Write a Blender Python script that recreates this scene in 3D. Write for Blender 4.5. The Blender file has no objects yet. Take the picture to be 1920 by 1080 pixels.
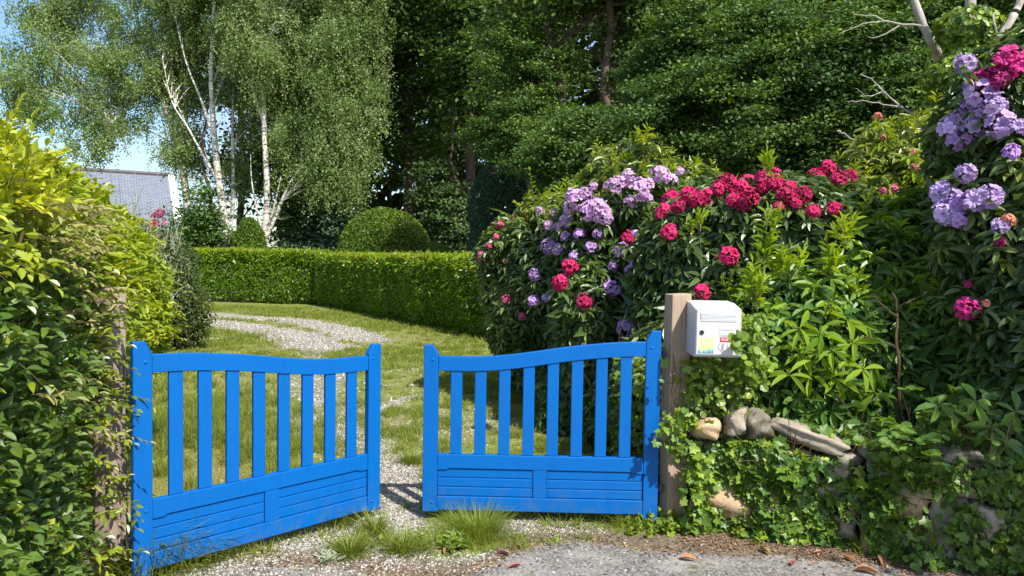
import bpy, math, random
import numpy as np
from mathutils import Vector, Matrix

# ------------------------------------------------------------------ camera, world, sun, exposure
scene = bpy.context.scene
col = scene.collection
CAM = np.array([0.0, 0.0, 1.6]); FPX = 1400.0
PITCH = math.radians(2.3); ROLL = math.radians(0.9)
_f = np.array([0, math.cos(PITCH), -math.sin(PITCH)])
_r = np.array([1.0, 0, 0]); _u = np.cross(_r, _f)
RR = _r*math.cos(ROLL) + _u*math.sin(ROLL)
UU = -_r*math.sin(ROLL) + _u*math.cos(ROLL)
cam_d = bpy.data.cameras.new('camera'); cam = bpy.data.objects.new('camera', cam_d); col.objects.link(cam)
cam_d.sensor_width = 36; cam_d.lens = FPX/1920*36; cam_d.clip_start = 0.05; cam_d.clip_end = 2000
cam.matrix_world = Matrix(((RR[0], UU[0], -_f[0], CAM[0]), (RR[1], UU[1], -_f[1], CAM[1]), (RR[2], UU[2], -_f[2], CAM[2]), (0, 0, 0, 1)))
scene.camera = cam

SUN_EL = math.radians(50); SUN_AZ = math.radians(35)      # sun behind the camera, to its right
S = np.array([math.sin(SUN_AZ)*math.cos(SUN_EL), -math.cos(SUN_AZ)*math.cos(SUN_EL), math.sin(SUN_EL)])
world = bpy.data.worlds.new('World'); scene.world = world; world.use_nodes = True
wt = world.node_tree; wn = wt.nodes; wl = wt.links
bg = wn['Background']; bg.inputs['Strength'].default_value = 0.15
sky = wn.new('ShaderNodeTexSky'); sky.sky_type = 'NISHITA'; sky.sun_disc = False
sky.sun_elevation = SUN_EL; sky.sun_rotation = math.atan2(S[0], S[1]); sky.altitude = 0
tc = wn.new('ShaderNodeTexCoord'); mp = wn.new('ShaderNodeMapping'); mp.inputs['Scale'].default_value = (1, 1, 2.2)
cn = wn.new('ShaderNodeTexNoise'); cn.inputs['Scale'].default_value = 2.3; cn.inputs['Detail'].default_value = 7; cn.inputs['Roughness'].default_value = .55
cr = wn.new('ShaderNodeValToRGB'); cr.color_ramp.elements[0].position = .44; cr.color_ramp.elements[1].position = .72
cm = wn.new('ShaderNodeMix'); cm.data_type = 'RGBA'; cm.inputs[7].default_value = (2.7, 3.2, 4.1, 1)
wl.new(tc.outputs['Generated'], mp.inputs[0]); wl.new(mp.outputs[0], cn.inputs['Vector']); wl.new(cn.outputs[0], cr.inputs[0])
wl.new(cr.outputs[0], cm.inputs[0]); shs = wn.new('ShaderNodeHueSaturation'); shs.inputs['Saturation'].default_value = 1.25; shs.inputs['Value'].default_value = .82; wl.new(sky.outputs[0], shs.inputs['Color']); wl.new(shs.outputs[0], cm.inputs[6]); wl.new(cm.outputs[2], bg.inputs['Color'])
sun_d = bpy.data.lights.new('sun', 'SUN'); sun_d.energy = 4.6; sun_d.angle = math.radians(.55); sun_d.color = (1, .955, .87)
sun = bpy.data.objects.new('sun', sun_d); col.objects.link(sun)
sun.rotation_euler = Vector(S).to_track_quat('Z', 'Y').to_euler()
scene.view_settings.view_transform = 'Standard'; scene.view_settings.look = 'None'
scene.view_settings.exposure = 0.82; scene.view_settings.gamma = 1
scene.cycles.max_bounces = 6; scene.cycles.diffuse_bounces = 3; scene.cycles.glossy_bounces = 2
scene.cycles.transmission_bounces = 3; scene.cycles.transparent_max_bounces = 4
scene.cycles.use_denoising = True

rng = np.random.default_rng(7); random.seed(7)

# ------------------------------------------------------------------ helpers
def P(px, py, d):
    """point that lies d metres in front of the camera at a place measured in the photograph"""
    return CAM + _f*d + RR*((px-960)/FPX*d) + UU*((540-py)/FPX*d)
def G(px, py, z=0.0):
    v = _f + RR*((px-960)/FPX) + UU*((540-py)/FPX)
    return CAM + v*((z-CAM[2])/v[2])
def nrm(a): return a/np.maximum(np.linalg.norm(a, axis=-1, keepdims=True), 1e-9)
def rv(n): return nrm(rng.normal(size=(n, 3)))
def U(a, b, n=None): return rng.uniform(a, b, n)

class Geo:
    def __init__(s): s.v = []; s.n = 0; s.f = []; s.t = []; s.m = []
    def add(s, V, faces, tint=0.0, mi=0):
        """faces: list of int arrays [M,k]; tint: scalar or list of arrays matching faces"""
        V = np.asarray(V, float).reshape(-1, 3)
        for i, fa in enumerate(faces):
            fa = np.asarray(fa)
            s.f.append(fa + s.n)
            t = tint[i] if isinstance(tint, list) else np.full(len(fa), tint)
            s.t.append(t); s.m.append(np.full(len(fa), mi))
        s.v.append(V); s.n += len(V)
    def mesh(s, name, mats, smooth=False):
        me = bpy.data.meshes.new(name)
        V = np.concatenate(s.v); me.vertices.add(len(V)); me.vertices.foreach_set('co', V.ravel())
        cnt = np.concatenate([np.full(len(f), f.shape[1]) for f in s.f])
        loops = np.concatenate([f.ravel() for f in s.f])
        me.loops.add(len(loops)); me.loops.foreach_set('vertex_index', loops.astype(np.int32))
        st = np.concatenate([[0], np.cumsum(cnt)[:-1]]).astype(np.int32)
        me.polygons.add(len(cnt)); me.polygons.foreach_set('loop_start', st)
        mi = np.concatenate(s.m).astype(np.int32)
        if mi.any(): me.polygons.foreach_set('material_index', mi)
        me.polygons.foreach_set('use_smooth', np.full(len(cnt), smooth))
        a = me.attributes.new('tint', 'FLOAT', 'FACE'); a.data.foreach_set('value', np.concatenate(s.t).astype(np.float32))
        for m in (mats if isinstance(mats, (list, tuple)) else [mats]): me.materials.append(m)
        me.update(calc_edges=True); me.validate()
        return me

PEND = {}
def more(t, part, geo, mat):
    """collect pieces of one part of a plant; each (plant, part) becomes one mesh"""
    if not geo.v: return
    gg, mats = PEND.setdefault((t.name, part), (Geo(), [])); mats.append(mat); k = len(mats)-1
    gg.f += [f+gg.n for f in geo.f]; gg.t += geo.t; gg.m += [m*0+k for m in geo.m]; gg.v += geo.v; gg.n += geo.n
def flush():
    for (tn, part), (gg, mats) in PEND.items(): put(part, gg, mats, bpy.data.objects[tn])
    PEND.clear()
def props(o, label=None, cat=None, group=None, kind=None):
    if label: o['label'] = label
    if cat: o['category'] = cat
    if group: o['group'] = group
    if kind: o['kind'] = kind
    return o
def thing(name, label, cat, loc=(0, 0, 0), group=None, rotz=0.0):
    o = bpy.data.objects.new(name, None); col.objects.link(o); o.empty_display_size = .1
    o.location = Vector([float(x) for x in loc]); o.rotation_euler = (0, 0, rotz)
    return props(o, label, cat, group)
def link(name, me, parent=None, world=False):
    """world=True: the mesh is in world coordinates while its parent stands at its own base"""
    o = bpy.data.objects.new(name, me); col.objects.link(o)
    if parent is not None:
        o.parent = parent
        if world: o.location = -parent.location
    return o
def put(name, geo, mats, parent=None, world=True, smooth=False):
    return link(name, geo.mesh(name, mats, smooth), parent, world and parent is not None)

# ---- leaf templates: (u along, v across, w up) and faces
def T_(v, *f): return np.array(v, float), [np.array(x) for x in f if len(x)]
T_QUAD = T_([(0, 0, 0), (.5, -.5, .08), (1, 0, -.04), (.5, .5, .08)], [[0, 1, 2, 3]])
T_HEX = T_([(0, 0, 0), (.3, -.5, .06), (.75, -.42, .04), (1, 0, -.06), (.75, .42, .04), (.3, .5, .06)], [[0, 1, 2, 3], [0, 3, 4, 5]])
def leaf_t(us, ws, droop, fold):
    v = [(0, 0, 0)]
    for u, w in zip(us, ws):
        z = -droop*u*u
        v += [(u, -w/2, z+fold*w), (u, 0, z), (u, w/2, z+fold*w)]
    v.append((1, 0, -droop)); n = len(v)-1
    tri = [[0, 1, 2], [0, 2, 3]]; q = []
    for i in range(len(us)-1):
        a = 1+3*i; b = a+3
        q += [[a, b, b+1, a+1], [a+1, b+1, b+2, a+2]]
    a = n-3; tri += [[a, n, a+1], [a+1, n, a+2]]
    return T_(v, tri, q)
T_LEAF = leaf_t((.25, .55, .82), (.78, 1, .62), .12, .16)
T_LONG = leaf_t((.22, .5, .8), (.55, 1, .72), .22, .14)
T_MID = leaf_t((.5,), (1,), .12, .18)
_iv = [(0, 0), (-.12, -.3), (.1, -.62), (.32, -.36), (.62, -.5), (.66, -.24), (1, 0), (.66, .24), (.62, .5), (.32, .36), (.1, .62), (-.12, .3)]
T_IVY = T_([(x, y, .05*abs(y)) for x, y in _iv]+[(.35, 0, -.05)], [[i, (i+1) % 12, 12] for i in range(12)])
_rd = [(math.cos(a)*.5+.5, math.sin(a)*.5) for a in np.linspace(math.pi, 3*math.pi, 9)[:-1]]
T_ROUND = T_([(x, y, .12*abs(y)) for x, y in _rd]+[(.5, 0, -.03)], [[i, (i+1) % 8, 8] for i in range(8)])
T_BLADE = T_([(0, -.5, 0), (0, .5, 0), (.4, -.42, -.06), (.4, .42, -.06), (.75, -.25, -.25), (.75, .25, -.25), (1, 0, -.5)],
             [[0, 2, 3, 1], [2, 4, 5, 3]], [[4, 6, 5]])
T_BLADE1 = T_([(0, -.5, 0), (0, .5, 0), (.6, .3, -.08), (1, 0, -.35), (.6, -.3, -.08)], [[0, 1, 2, 4]], [[4, 2, 3]])

def leaves(geo, p, d, n, L, W, tmpl, tint=0.0, mi=0):
    N = len(p)
    if N == 0: return
    d = nrm(d); s_ = nrm(np.cross(n, d)); n2 = np.cross(d, s_)
    L = np.broadcast_to(L, (N,)); W = np.broadcast_to(W, (N,)); tint = np.broadcast_to(tint, (N,))
    T, F = tmpl; nv = len(T)
    V = (p[:, None, :] + d[:, None, :]*(T[None, :, 0, None]*L[:, None, None])
         + s_[:, None, :]*(T[None, :, 1, None]*W[:, None, None])
         + n2[:, None, :]*(T[None, :, 2, None]*L[:, None, None]))
    off = (np.arange(N)*nv)[:, None, None]
    geo.add(V.reshape(-1, 3), [(f[None] + off).reshape(-1, f.shape[1]) for f in F], [np.repeat(tint, len(f)) for f in F], mi)

def tubes(geo, pts, rad, sides=4, mi=0, tint=0.0):
    """pts [K,m,3], rad [K,m]"""
    pts = np.asarray(pts, float); K, m, _ = pts.shape
    rad = np.broadcast_to(np.asarray(rad, float), (K, m))
    t = nrm(np.gradient(pts, axis=1))
    ref = np.where(np.abs(t[..., 2:3]) > .9, np.array([1.0, 0, 0]), np.array([0, 0, 1.0]))
    a = nrm(np.cross(t, ref)); b = np.cross(t, a)
    ang = np.arange(sides)*2*math.pi/sides
    V = pts[:, :, None, :] + rad[:, :, None, None]*(a[:, :, None, :]*np.cos(ang)[None, None, :, None] + b[:, :, None, :]*np.sin(ang)[None, None, :, None])
    i = np.arange(m-1)[:, None]*sides; j = np.arange(sides)[None]; j2 = (j+1) % sides
    F = np.stack([i+j, i+j2, i+sides+j2, i+sides+j], -1).reshape(-1, 4)
    off = (np.arange(K)*m*sides)[:, None, None]
    geo.add(V.reshape(-1, 3), [(F[None]+off).reshape(-1, 4)], tint, mi)
    if sides > 3:
        cap = (np.arange(K)*m*sides+(m-1)*sides)[:, None] + np.arange(sides)[None]
        geo.f.append(cap + geo.n - len(V.reshape(-1, 3))); geo.t.append(np.full(K, tint)); geo.m.append(np.full(K, mi))
def poly(pts, m):
    """resample a few control points to a smooth m-point path"""
    pts = np.asarray(pts, float); n = len(pts)
    x = np.linspace(0, n-1, m); i = np.clip(x.astype(int), 0, n-2); t = (x-i)[:, None]
    p0 = pts[np.maximum(i-1, 0)]; p1 = pts[i]; p2 = pts[i+1]; p3 = pts[np.minimum(i+2, n-1)]
    return .5*((2*p1)+(-p0+p2)*t+(2*p0-5*p1+4*p2-p3)*t*t+(-p0+3*p1-3*p2+p3)*t**3)
def box(geo, x0, x1, y0, y1, z0, z1, mi=0, bev=.003):
    """box with small chamfers"""
    bm = bmesh.new(); bmesh.ops.create_cube(bm, size=1)
    bmesh.ops.scale(bm, vec=(x1-x0, y1-y0, z1-z0), verts=bm.verts)
    bmesh.ops.translate(bm, vec=((x0+x1)/2, (y0+y1)/2, (z0+z1)/2), verts=bm.verts)
    if bev: bmesh.ops.bevel(bm, geom=bm.edges[:], offset=min(bev, (x1-x0)/3, (y1-y0)/3, (z1-z0)/3), segments=2, affect='EDGES', profile=.5)
    add_bm(geo, bm, mi)
def add_bm(geo, bm, mi=0):
    bm.verts.ensure_lookup_table(); bm.verts.index_update()
    V = [v.co[:] for v in bm.verts]; by = {}
    for f in bm.faces: by.setdefault(len(f.verts), []).append([v.index for v in f.verts])
    geo.add(V, [np.array(x) for x in by.values()], 0.0, mi); bm.free()
def prism(geo, outline, y0, y1, mi=0, bev=.003):
    """outline in x,z extruded along y, edges softened"""
    bm = bmesh.new(); a = [bm.verts.new((x, y0, z)) for x, z in outline]
    f = bm.faces.new(a); r = bmesh.ops.extrude_face_region(bm, geom=[f])
    vs = [e for e in r['geom'] if isinstance(e, bmesh.types.BMVert)]
    bmesh.ops.translate(bm, vec=(0, y1-y0, 0), verts=vs); bmesh.ops.recalc_face_normals(bm, faces=bm.faces[:])
    if bev:
        ed = [e for e in bm.edges if len(e.link_faces) == 2 and e.link_faces[0].normal.angle(e.link_faces[1].normal) > .5]
        bmesh.ops.bevel(bm, geom=ed, offset=bev, segments=2, affect='EDGES', profile=.5)
    add_bm(geo, bm, mi)
import bmesh

# ------------------------------------------------------------------ materials
def nodes(name):
    m = bpy.data.materials.new(name); m.use_nodes = True
    return m, m.node_tree.nodes, m.node_tree.links, m.node_tree.nodes['Principled BSDF']
def c4(c): return (c[0], c[1], c[2], 1)
def mixc(n, l, a, b, fac):
    x = n.new('ShaderNodeMix'); x.data_type = 'RGBA'
    for i, s_ in ((6, a), (7, b)):
        if isinstance(s_, tuple): x.inputs[i].default_value = c4(s_)
        else: l.new(s_, x.inputs[i])
    if isinstance(fac, (int, float)): x.inputs[0].default_value = fac
    else: l.new(fac, x.inputs[0])
    return x.outputs[2]
def ramp(n, l, src, stops):
    r = n.new('ShaderNodeValToRGB'); e = r.color_ramp.elements
    while len(e) < len(stops): e.new(.5)
    for i, (p, c) in enumerate(stops):
        e[i].position = p; e[i].color = c4(c) if isinstance(c, tuple) else (c, c, c, 1)
    l.new(src, r.inputs[0]); return r.outputs[0]
def noise(n, l, scale, detail=4, rough=.55, vec=None, dist=0):
    x = n.new('ShaderNodeTexNoise'); x.inputs['Scale'].default_value = scale; x.inputs['Detail'].default_value = detail
    x.inputs['Roughness'].default_value = rough; x.inputs['Distortion'].default_value = dist
    if vec is not None: l.new(vec, x.inputs['Vector'])
    return x.outputs[0]
def gpos(n): return n.new('ShaderNodeNewGeometry').outputs['Position']
def bump(n, l, h, bsdf, s=.3, d=.01):
    b = n.new('ShaderNodeBump'); b.inputs['Strength'].default_value = s; b.inputs['Distance'].default_value = d
    l.new(h, b.inputs['Height']); l.new(b.outputs[0], bsdf.inputs['Normal'])
def leafmat(name, a, b, young, rough=.42, trans=.3, spec=.5, ns=1.5, tcol=None):
    """a, b: old leaf colours picked per leaf; young: colour of fresh shoots (tint attribute)"""
    m, n, l, p = nodes(name)
    g = n.new('ShaderNodeNewGeometry')
    rnd = ramp(n, l, g.outputs['Random Per Island'], [(0.0, a), (.55, tuple((x+y)/2 for x, y in zip(a, b))), (1, b)])
    nz = noise(n, l, ns, 2, .5, g.outputs['Position'])
    nf = ramp(n, l, nz, [(.35, 0.0), (.68, 1.0)])
    hs = n.new('ShaderNodeHueSaturation'); hs.inputs['Value'].default_value = 1.35; hs.inputs['Hue'].default_value = .49; l.new(rnd, hs.inputs['Color'])
    c = mixc(n, l, rnd, hs.outputs[0], nf)
    at = n.new('ShaderNodeAttribute'); at.attribute_name = 'tint'
    c = mixc(n, l, c, young, at.outputs['Fac'])
    l.new(c, p.inputs['Base Color']); p.inputs['Roughness'].default_value = rough
    p.inputs['Specular IOR Level'].default_value = spec
    t = n.new('ShaderNodeBsdfTranslucent')
    h2 = n.new('ShaderNodeHueSaturation'); h2.inputs['Hue'].default_value = .475; h2.inputs['Saturation'].default_value = 1.15; h2.inputs['Value'].default_value = 1.5
    l.new(c, h2.inputs['Color']); l.new(h2.outputs[0], t.inputs['Color'])
    ms = n.new('ShaderNodeMixShader'); ms.inputs[0].default_value = trans
    l.new(p.outputs[0], ms.inputs[1]); l.new(t.outputs[0], ms.inputs[2]); l.new(ms.outputs[0], n['Material Output'].inputs[0])
    return m
def petalmat(name, a, b, trans=.25):
    m, n, l, p = nodes(name)
    g = n.new('ShaderNodeNewGeometry')
    oi = n.new('ShaderNodeObjectInfo')
    c = mixc(n, l, a, b, g.outputs['Random Per Island'])
    at = n.new('ShaderNodeAttribute'); at.attribute_name = 'tint'
    c = mixc(n, l, c, tuple(min(1, x*1.5+.12) for x in b), at.outputs['Fac'])
    hs = n.new('ShaderNodeHueSaturation'); l.new(c, hs.inputs['Color'])
    mr = n.new('ShaderNodeMapRange'); mr.inputs[3].default_value = .62; mr.inputs[4].default_value = 1.22
    l.new(oi.outputs['Random'], mr.inputs[0]); l.new(mr.outputs[0], hs.inputs['Value'])
    l.new(hs.outputs[0], p.inputs['Base Color']); p.inputs['Roughness'].default_value = .6
    p.inputs['Specular IOR Level'].default_value = .3
    t = n.new('ShaderNodeBsdfTranslucent'); l.new(hs.outputs[0], t.inputs['Color'])
    ms = n.new('ShaderNodeMixShader'); ms.inputs[0].default_value = trans
    l.new(p.outputs[0], ms.inputs[1]); l.new(t.outputs[0], ms.inputs[2]); l.new(ms.outputs[0], n['Material Output'].inputs[0])
    return m
def simple(name, c, rough=.6, metal=0, spec=.5, var=.15, ns=8, bs=0, bd=.003):
    m, n, l, p = nodes(name); pos = gpos(n)
    nz = noise(n, l, ns, 5, .6, pos)
    l.new(mixc(n, l, tuple(x*(1-var) for x in c), tuple(min(1, x*(1+var)) for x in c), nz), p.inputs['Base Color'])
    p.inputs['Roughness'].default_value = rough; p.inputs['Metallic'].default_value = metal; p.inputs['Specular IOR Level'].default_value = spec
    if bs: bump(n, l, nz, p, bs, bd)
    return m
def barkmat(name, a, b, scale=14, stretch=.2, rough=.9):
    m, n, l, p = nodes(name); pos = gpos(n)
    mpg = n.new('ShaderNodeMapping'); mpg.inputs['Scale'].default_value = (1, 1, stretch); l.new(pos, mpg.inputs[0])
    nz = noise(n, l, scale, 6, .65, mpg.outputs[0], .3)
    l.new(ramp(n, l, nz, [(.3, a), (.68, b)]), p.inputs['Base Color']); p.inputs['Roughness'].default_value = rough
    bump(n, l, nz, p, .6, .02); return m
def birchmat():
    m, n, l, p = nodes('birch bark'); pos = gpos(n)
    mpg = n.new('ShaderNodeMapping'); mpg.inputs['Scale'].default_value = (1, 1, 3.0); l.new(pos, mpg.inputs[0])
    nz = noise(n, l, 3.2, 5, .7, mpg.outputs[0]); n2 = noise(n, l, 1.1, 3, .6, pos)
    base = ramp(n, l, n2, [(.3, (.40, .36, .28)), (.6, (.62, .60, .54))])
    dk = ramp(n, l, nz, [(.40, 0.0), (.48, 1.0)])
    l.new(mixc(n, l, (.07, .06, .05), base, dk), p.inputs['Base Color']); p.inputs['Roughness'].default_value = .75
    return m
def timbermat(name, a, b, dark):
    m, n, l, p = nodes(name); co = n.new('ShaderNodeTexCoord')
    mpg = n.new('ShaderNodeMapping'); mpg.inputs['Scale'].default_value = (1, 1, .045); l.new(co.outputs['Object'], mpg.inputs[0])
    g1 = noise(n, l, 75, 4, .6, mpg.outputs[0], .6)
    mp2 = n.new('ShaderNodeMapping'); mp2.inputs['Scale'].default_value = (1, 1, .22); l.new(co.outputs['Object'], mp2.inputs[0])
    g2 = noise(n, l, 9, 3, .5, mp2.outputs[0], .8)
    wv = n.new('ShaderNodeTexWave'); wv.wave_type = 'BANDS'; wv.bands_direction = 'X'; wv.inputs['Scale'].default_value = 13
    wv.inputs['Distortion'].default_value = 5; wv.inputs['Detail'].default_value = 2; wv.inputs['Detail Scale'].default_value = 1.2
    mp3 = n.new('ShaderNodeMapping'); mp3.inputs['Scale'].default_value = (1, 1, .10); l.new(co.outputs['Object'], mp3.inputs[0]); l.new(mp3.outputs[0], wv.inputs['Vector'])
    c = mixc(n, l, a, b, g2)
    c = mixc(n, l, c, tuple(x*.62 for x in b), ramp(n, l, wv.outputs[1], [(.0, .55), (.22, 0.0)]))
    c = mixc(n, l, dark, c, ramp(n, l, g1, [(.32, 0.0), (.46, 1.0)]))
    l.new(c, p.inputs['Base Color']); p.inputs['Roughness'].default_value = .85; bump(n, l, g1, p, .5, .004)
    return m

M_blue, _n, _l, _p = nodes('blue gloss paint')
_pos = gpos(_n)
_c = mixc(_n, _l, (.0004, .096, .355), (.0008, .117, .42), noise(_n, _l, 2.2, 5, .6, _pos))
_mp = _n.new('ShaderNodeMapping'); _mp.inputs['Scale'].default_value = (1, 1, 1.0); _l.new(_pos, _mp.inputs[0])
_c = mixc(_n, _l, _c, (.03, .16, .44), ramp(_n, _l, noise(_n, _l, 24, 8, .75, _mp.outputs[0]), [(.66, 0.0), (.80, .6)]))
_sz = _n.new('ShaderNodeSeparateXYZ'); _l.new(_pos, _sz.inputs[0])
_zz = ramp(_n, _l, _sz.outputs[2], [(.05, 1.0), (.26, 0.0)]); _gn = ramp(_n, _l, noise(_n, _l, 11, 7, .72, _pos), [(.45, 0.0), (.66, .38)])
_mm = _n.new('ShaderNodeMath'); _mm.operation = 'MULTIPLY'; _l.new(_zz, _mm.inputs[0]); _l.new(_gn, _mm.inputs[1])
_c = mixc(_n, _l, _c, (.10, .12, .10), _mm.outputs[0])
_mq = _n.new('ShaderNodeMapping'); _mq.inputs['Scale'].default_value = (1, 1, .22); _l.new(_pos, _mq.inputs[0])
_c = mixc(_n, _l, _c, (.0004, .075, .30), ramp(_n, _l, noise(_n, _l, 13, 6, .7, _mq.outputs[0]), [(.55, 0.0), (.72, .55)]))
_l.new(_c, _p.inputs['Base Color']); _p.inputs['Roughness'].default_value = .42; _p.inputs['Specular IOR Level'].default_value = .22
bump(_n, _l, noise(_n, _l, 60, 5, .65, _mq.outputs[0]), _p, .3, .003)
M_post_r = timbermat('weathered timber tan', (.33, .235, .16), (.42, .315, .225), (.17, .115, .08))
M_post_l = timbermat('weathered timber grey', (.30, .23, .17), (.40, .32, .25), (.13, .10, .075))
M_white = simple('white lacquered steel', (.56, .57, .585), .35, 0, .5, .08, 9)
M_steel = simple('dark steel', (.08, .08, .085), .45, .8, .5, .3, 40)
M_black = simple('black plastic', (.015, .015, .017), .4)
M_galv = simple('galvanised steel', (.42, .43, .44), .45, .9)
M_red = simple('red sticker', (.55, .02, .035), .45, 0, .4, .1, 30)
M_ink = simple('white print', (.85, .8, .8), .6, 0, .3, .02)
M_scrawl = simple('grey felt pen', (.10, .10, .11), .7)
M_bark = barkmat('brown bark', (.040, .028, .020), (.15, .10, .065), 9, .18)
M_barkd = barkmat('dark bark', (.03, .022, .016), (.095, .062, .042), 9, .18)
M_dead = barkmat('bleached dead wood', (.22, .19, .16), (.50, .45, .39), 10, .25)
M_birch = birchmat()
M_twig = simple('brown twigs', (.10, .065, .04), .85, 0, .2, .35, 12)
M_stem = simple('green brown stems', (.16, .13, .06), .7, 0, .3, .3, 14)
M_soil = simple('dark soil', (.045, .032, .022), .95, 0, .1, .5, 20, .8, .02)

# ------------------------------------------------------------------ ground
def seg_dist(X, Y, pts):
    d = np.full(X.shape, 1e9); s_ = np.zeros(X.shape)
    for (x0, y0), (x1, y1) in zip(pts[:-1], pts[1:]):
        vx, vy = x1-x0, y1-y0; t = np.clip(((X-x0)*vx+(Y-y0)*vy)/(vx*vx+vy*vy+1e-9), 0, 1)
        d = np.minimum(d, np.hypot(X-x0-t*vx, Y-y0-t*vy))
    return d
def gp(lst): return [tuple(G(a, b)[:2]) for a, b in lst]
TR = [  # wheel tracks and stony patches measured on the ground: path, width
    (gp([(748, 1045), (752, 960), (748, 900), (730, 860)]), .20),
    (gp([(740, 880), (690, 840), (640, 800), (605, 770), (585, 735), (580, 700), (590, 668), (600, 655)]), .42, .50),
    (gp([(610, 650), (585, 640), (555, 628), (500, 617), (440, 609), (380, 604), (300, 598)]), .66),
    (gp([(675, 636), (640, 622), (600, 611), (540, 601), (470, 595), (390, 590), (300, 584)]), .52),
    (gp([(300, 640), (430, 634)]), .25, .6),
    (gp([(700, 772), (760, 748), (800, 742)]), .13, .6),
    (gp([(630, 700), (600, 760), (560, 820)]), .30, .5), (gp([(500, 625), (560, 650), (640, 660)]), .35, .45),
    (gp([(420, 1075), (560, 1000), (640, 985), (720, 980)]), .34, .72), (gp([(600, 1070), (700, 1060), (900, 1050)]), .15, .5), (gp([(735, 870), (725, 770), (770, 690), (640, 690)]), .75, .30), (gp([(880, 800), (980, 760)]), .5, .30),
    (gp([(880, 1000), (980, 985), (1080, 990)]), .12),
]
def field(X, Y):
    g = np.zeros(X.shape)
    wob = .12*np.sin(2.1*X+1.3*Y)+.08*np.sin(5.3*X-2.7*Y+1)
    for tr in TR: g = np.maximum(g, (tr[2] if len(tr) > 2 else 1)*np.exp(-(seg_dist(X, Y, tr[0])/(tr[1]*(1+wob*1.5)))**2))
    return g
ROADY = lambda X: 4.18 - .40*np.clip((.22-X)/.45, 0, 1) - .16*np.maximum(X-.2, 0) + .03*np.sin(5*X) + .02*np.sin(13*X+1) - .12*np.exp(-((X+.45)/.5)**2)
def roadf(X, Y):   # 1 on the tarmac
    return np.clip((ROADY(X)-Y)/.12+.5, 0, 1)
def soilf(X, Y):   # dark litter along the foot of the wall and of the bushes
    w = wall_y(X)
    a = np.clip((X-.75)/.3, 0, 1)*np.clip((Y-ROADY(X)+.1)/.1, 0, 1)*(Y < w+.3)+.70*np.exp(-((Y-ROADY(X)-.12)/.17)**2)*(X < .9)
    b = np.clip((X-bush_x(Y))/.25, 0, 1)*(Y > 4.4)
    return np.clip(a+b, 0, 1)
def wall_y(X): return np.interp(X, [1.0, 1.4, 1.83, 2.1, 2.6, 3.6], [4.50, 4.42, 4.27, 4.08, 3.86, 3.5])
def bush_x(Y): return np.interp(Y, [4.4, 5.2, 6.3, 8, 10.4, 12, 14], [1.0, .95, .55, .35, .1, .3, .5])
def gz(X, Y):
    z = .010*np.sin(1.7*X+.6)*np.sin(1.3*Y)+.006*np.sin(4.1*X+2*Y)
    return z*np.clip((Y-4.2)/.6, 0, 1)*np.clip((60-Y)/10, 0, 1)

gx = np.unique(np.round(np.concatenate([np.linspace(-400, -30, 12), np.linspace(-30, -9, 22), np.arange(-9, 3.4, .07), np.linspace(3.4, 30, 20), np.linspace(30, 400, 12)]), 4))
gy = np.unique(np.round(np.concatenate([np.linspace(-60, 1.5, 10), np.arange(1.5, 12, .06), np.arange(12, 26, .14), np.linspace(26, 60, 18), np.linspace(60, 500, 10)]), 4))
XX, YY = np.meshgrid(gx, gy, indexing='ij'); nxg, nyg = XX.shape
gme = bpy.data.meshes.new('ground')
gV = np.stack([XX, YY, gz(XX, YY)], -1).reshape(-1, 3)
ii = (np.arange(nxg-1)[:, None]*nyg + np.arange(nyg-1)[None]).ravel()
gF = np.stack([ii, ii+nyg, ii+nyg+1, ii+1], -1)
gme.vertices.add(len(gV)); gme.vertices.foreach_set('co', gV.ravel())
gme.loops.add(gF.size); gme.loops.foreach_set('vertex_index', gF.ravel().astype(np.int32))
gme.polygons.add(len(gF)); gme.polygons.foreach_set('loop_start', (np.arange(len(gF))*4).astype(np.int32))
gme.polygons.foreach_set('use_smooth', np.ones(len(gF), bool))
for nm, fn in (('gravel', field), ('road', roadf), ('soil', soilf)):
    a = gme.attributes.new(nm, 'FLOAT', 'POINT'); a.data.foreach_set('value', fn(XX, YY).ravel().astype(np.float32))
gme.update(calc_edges=True)
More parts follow.
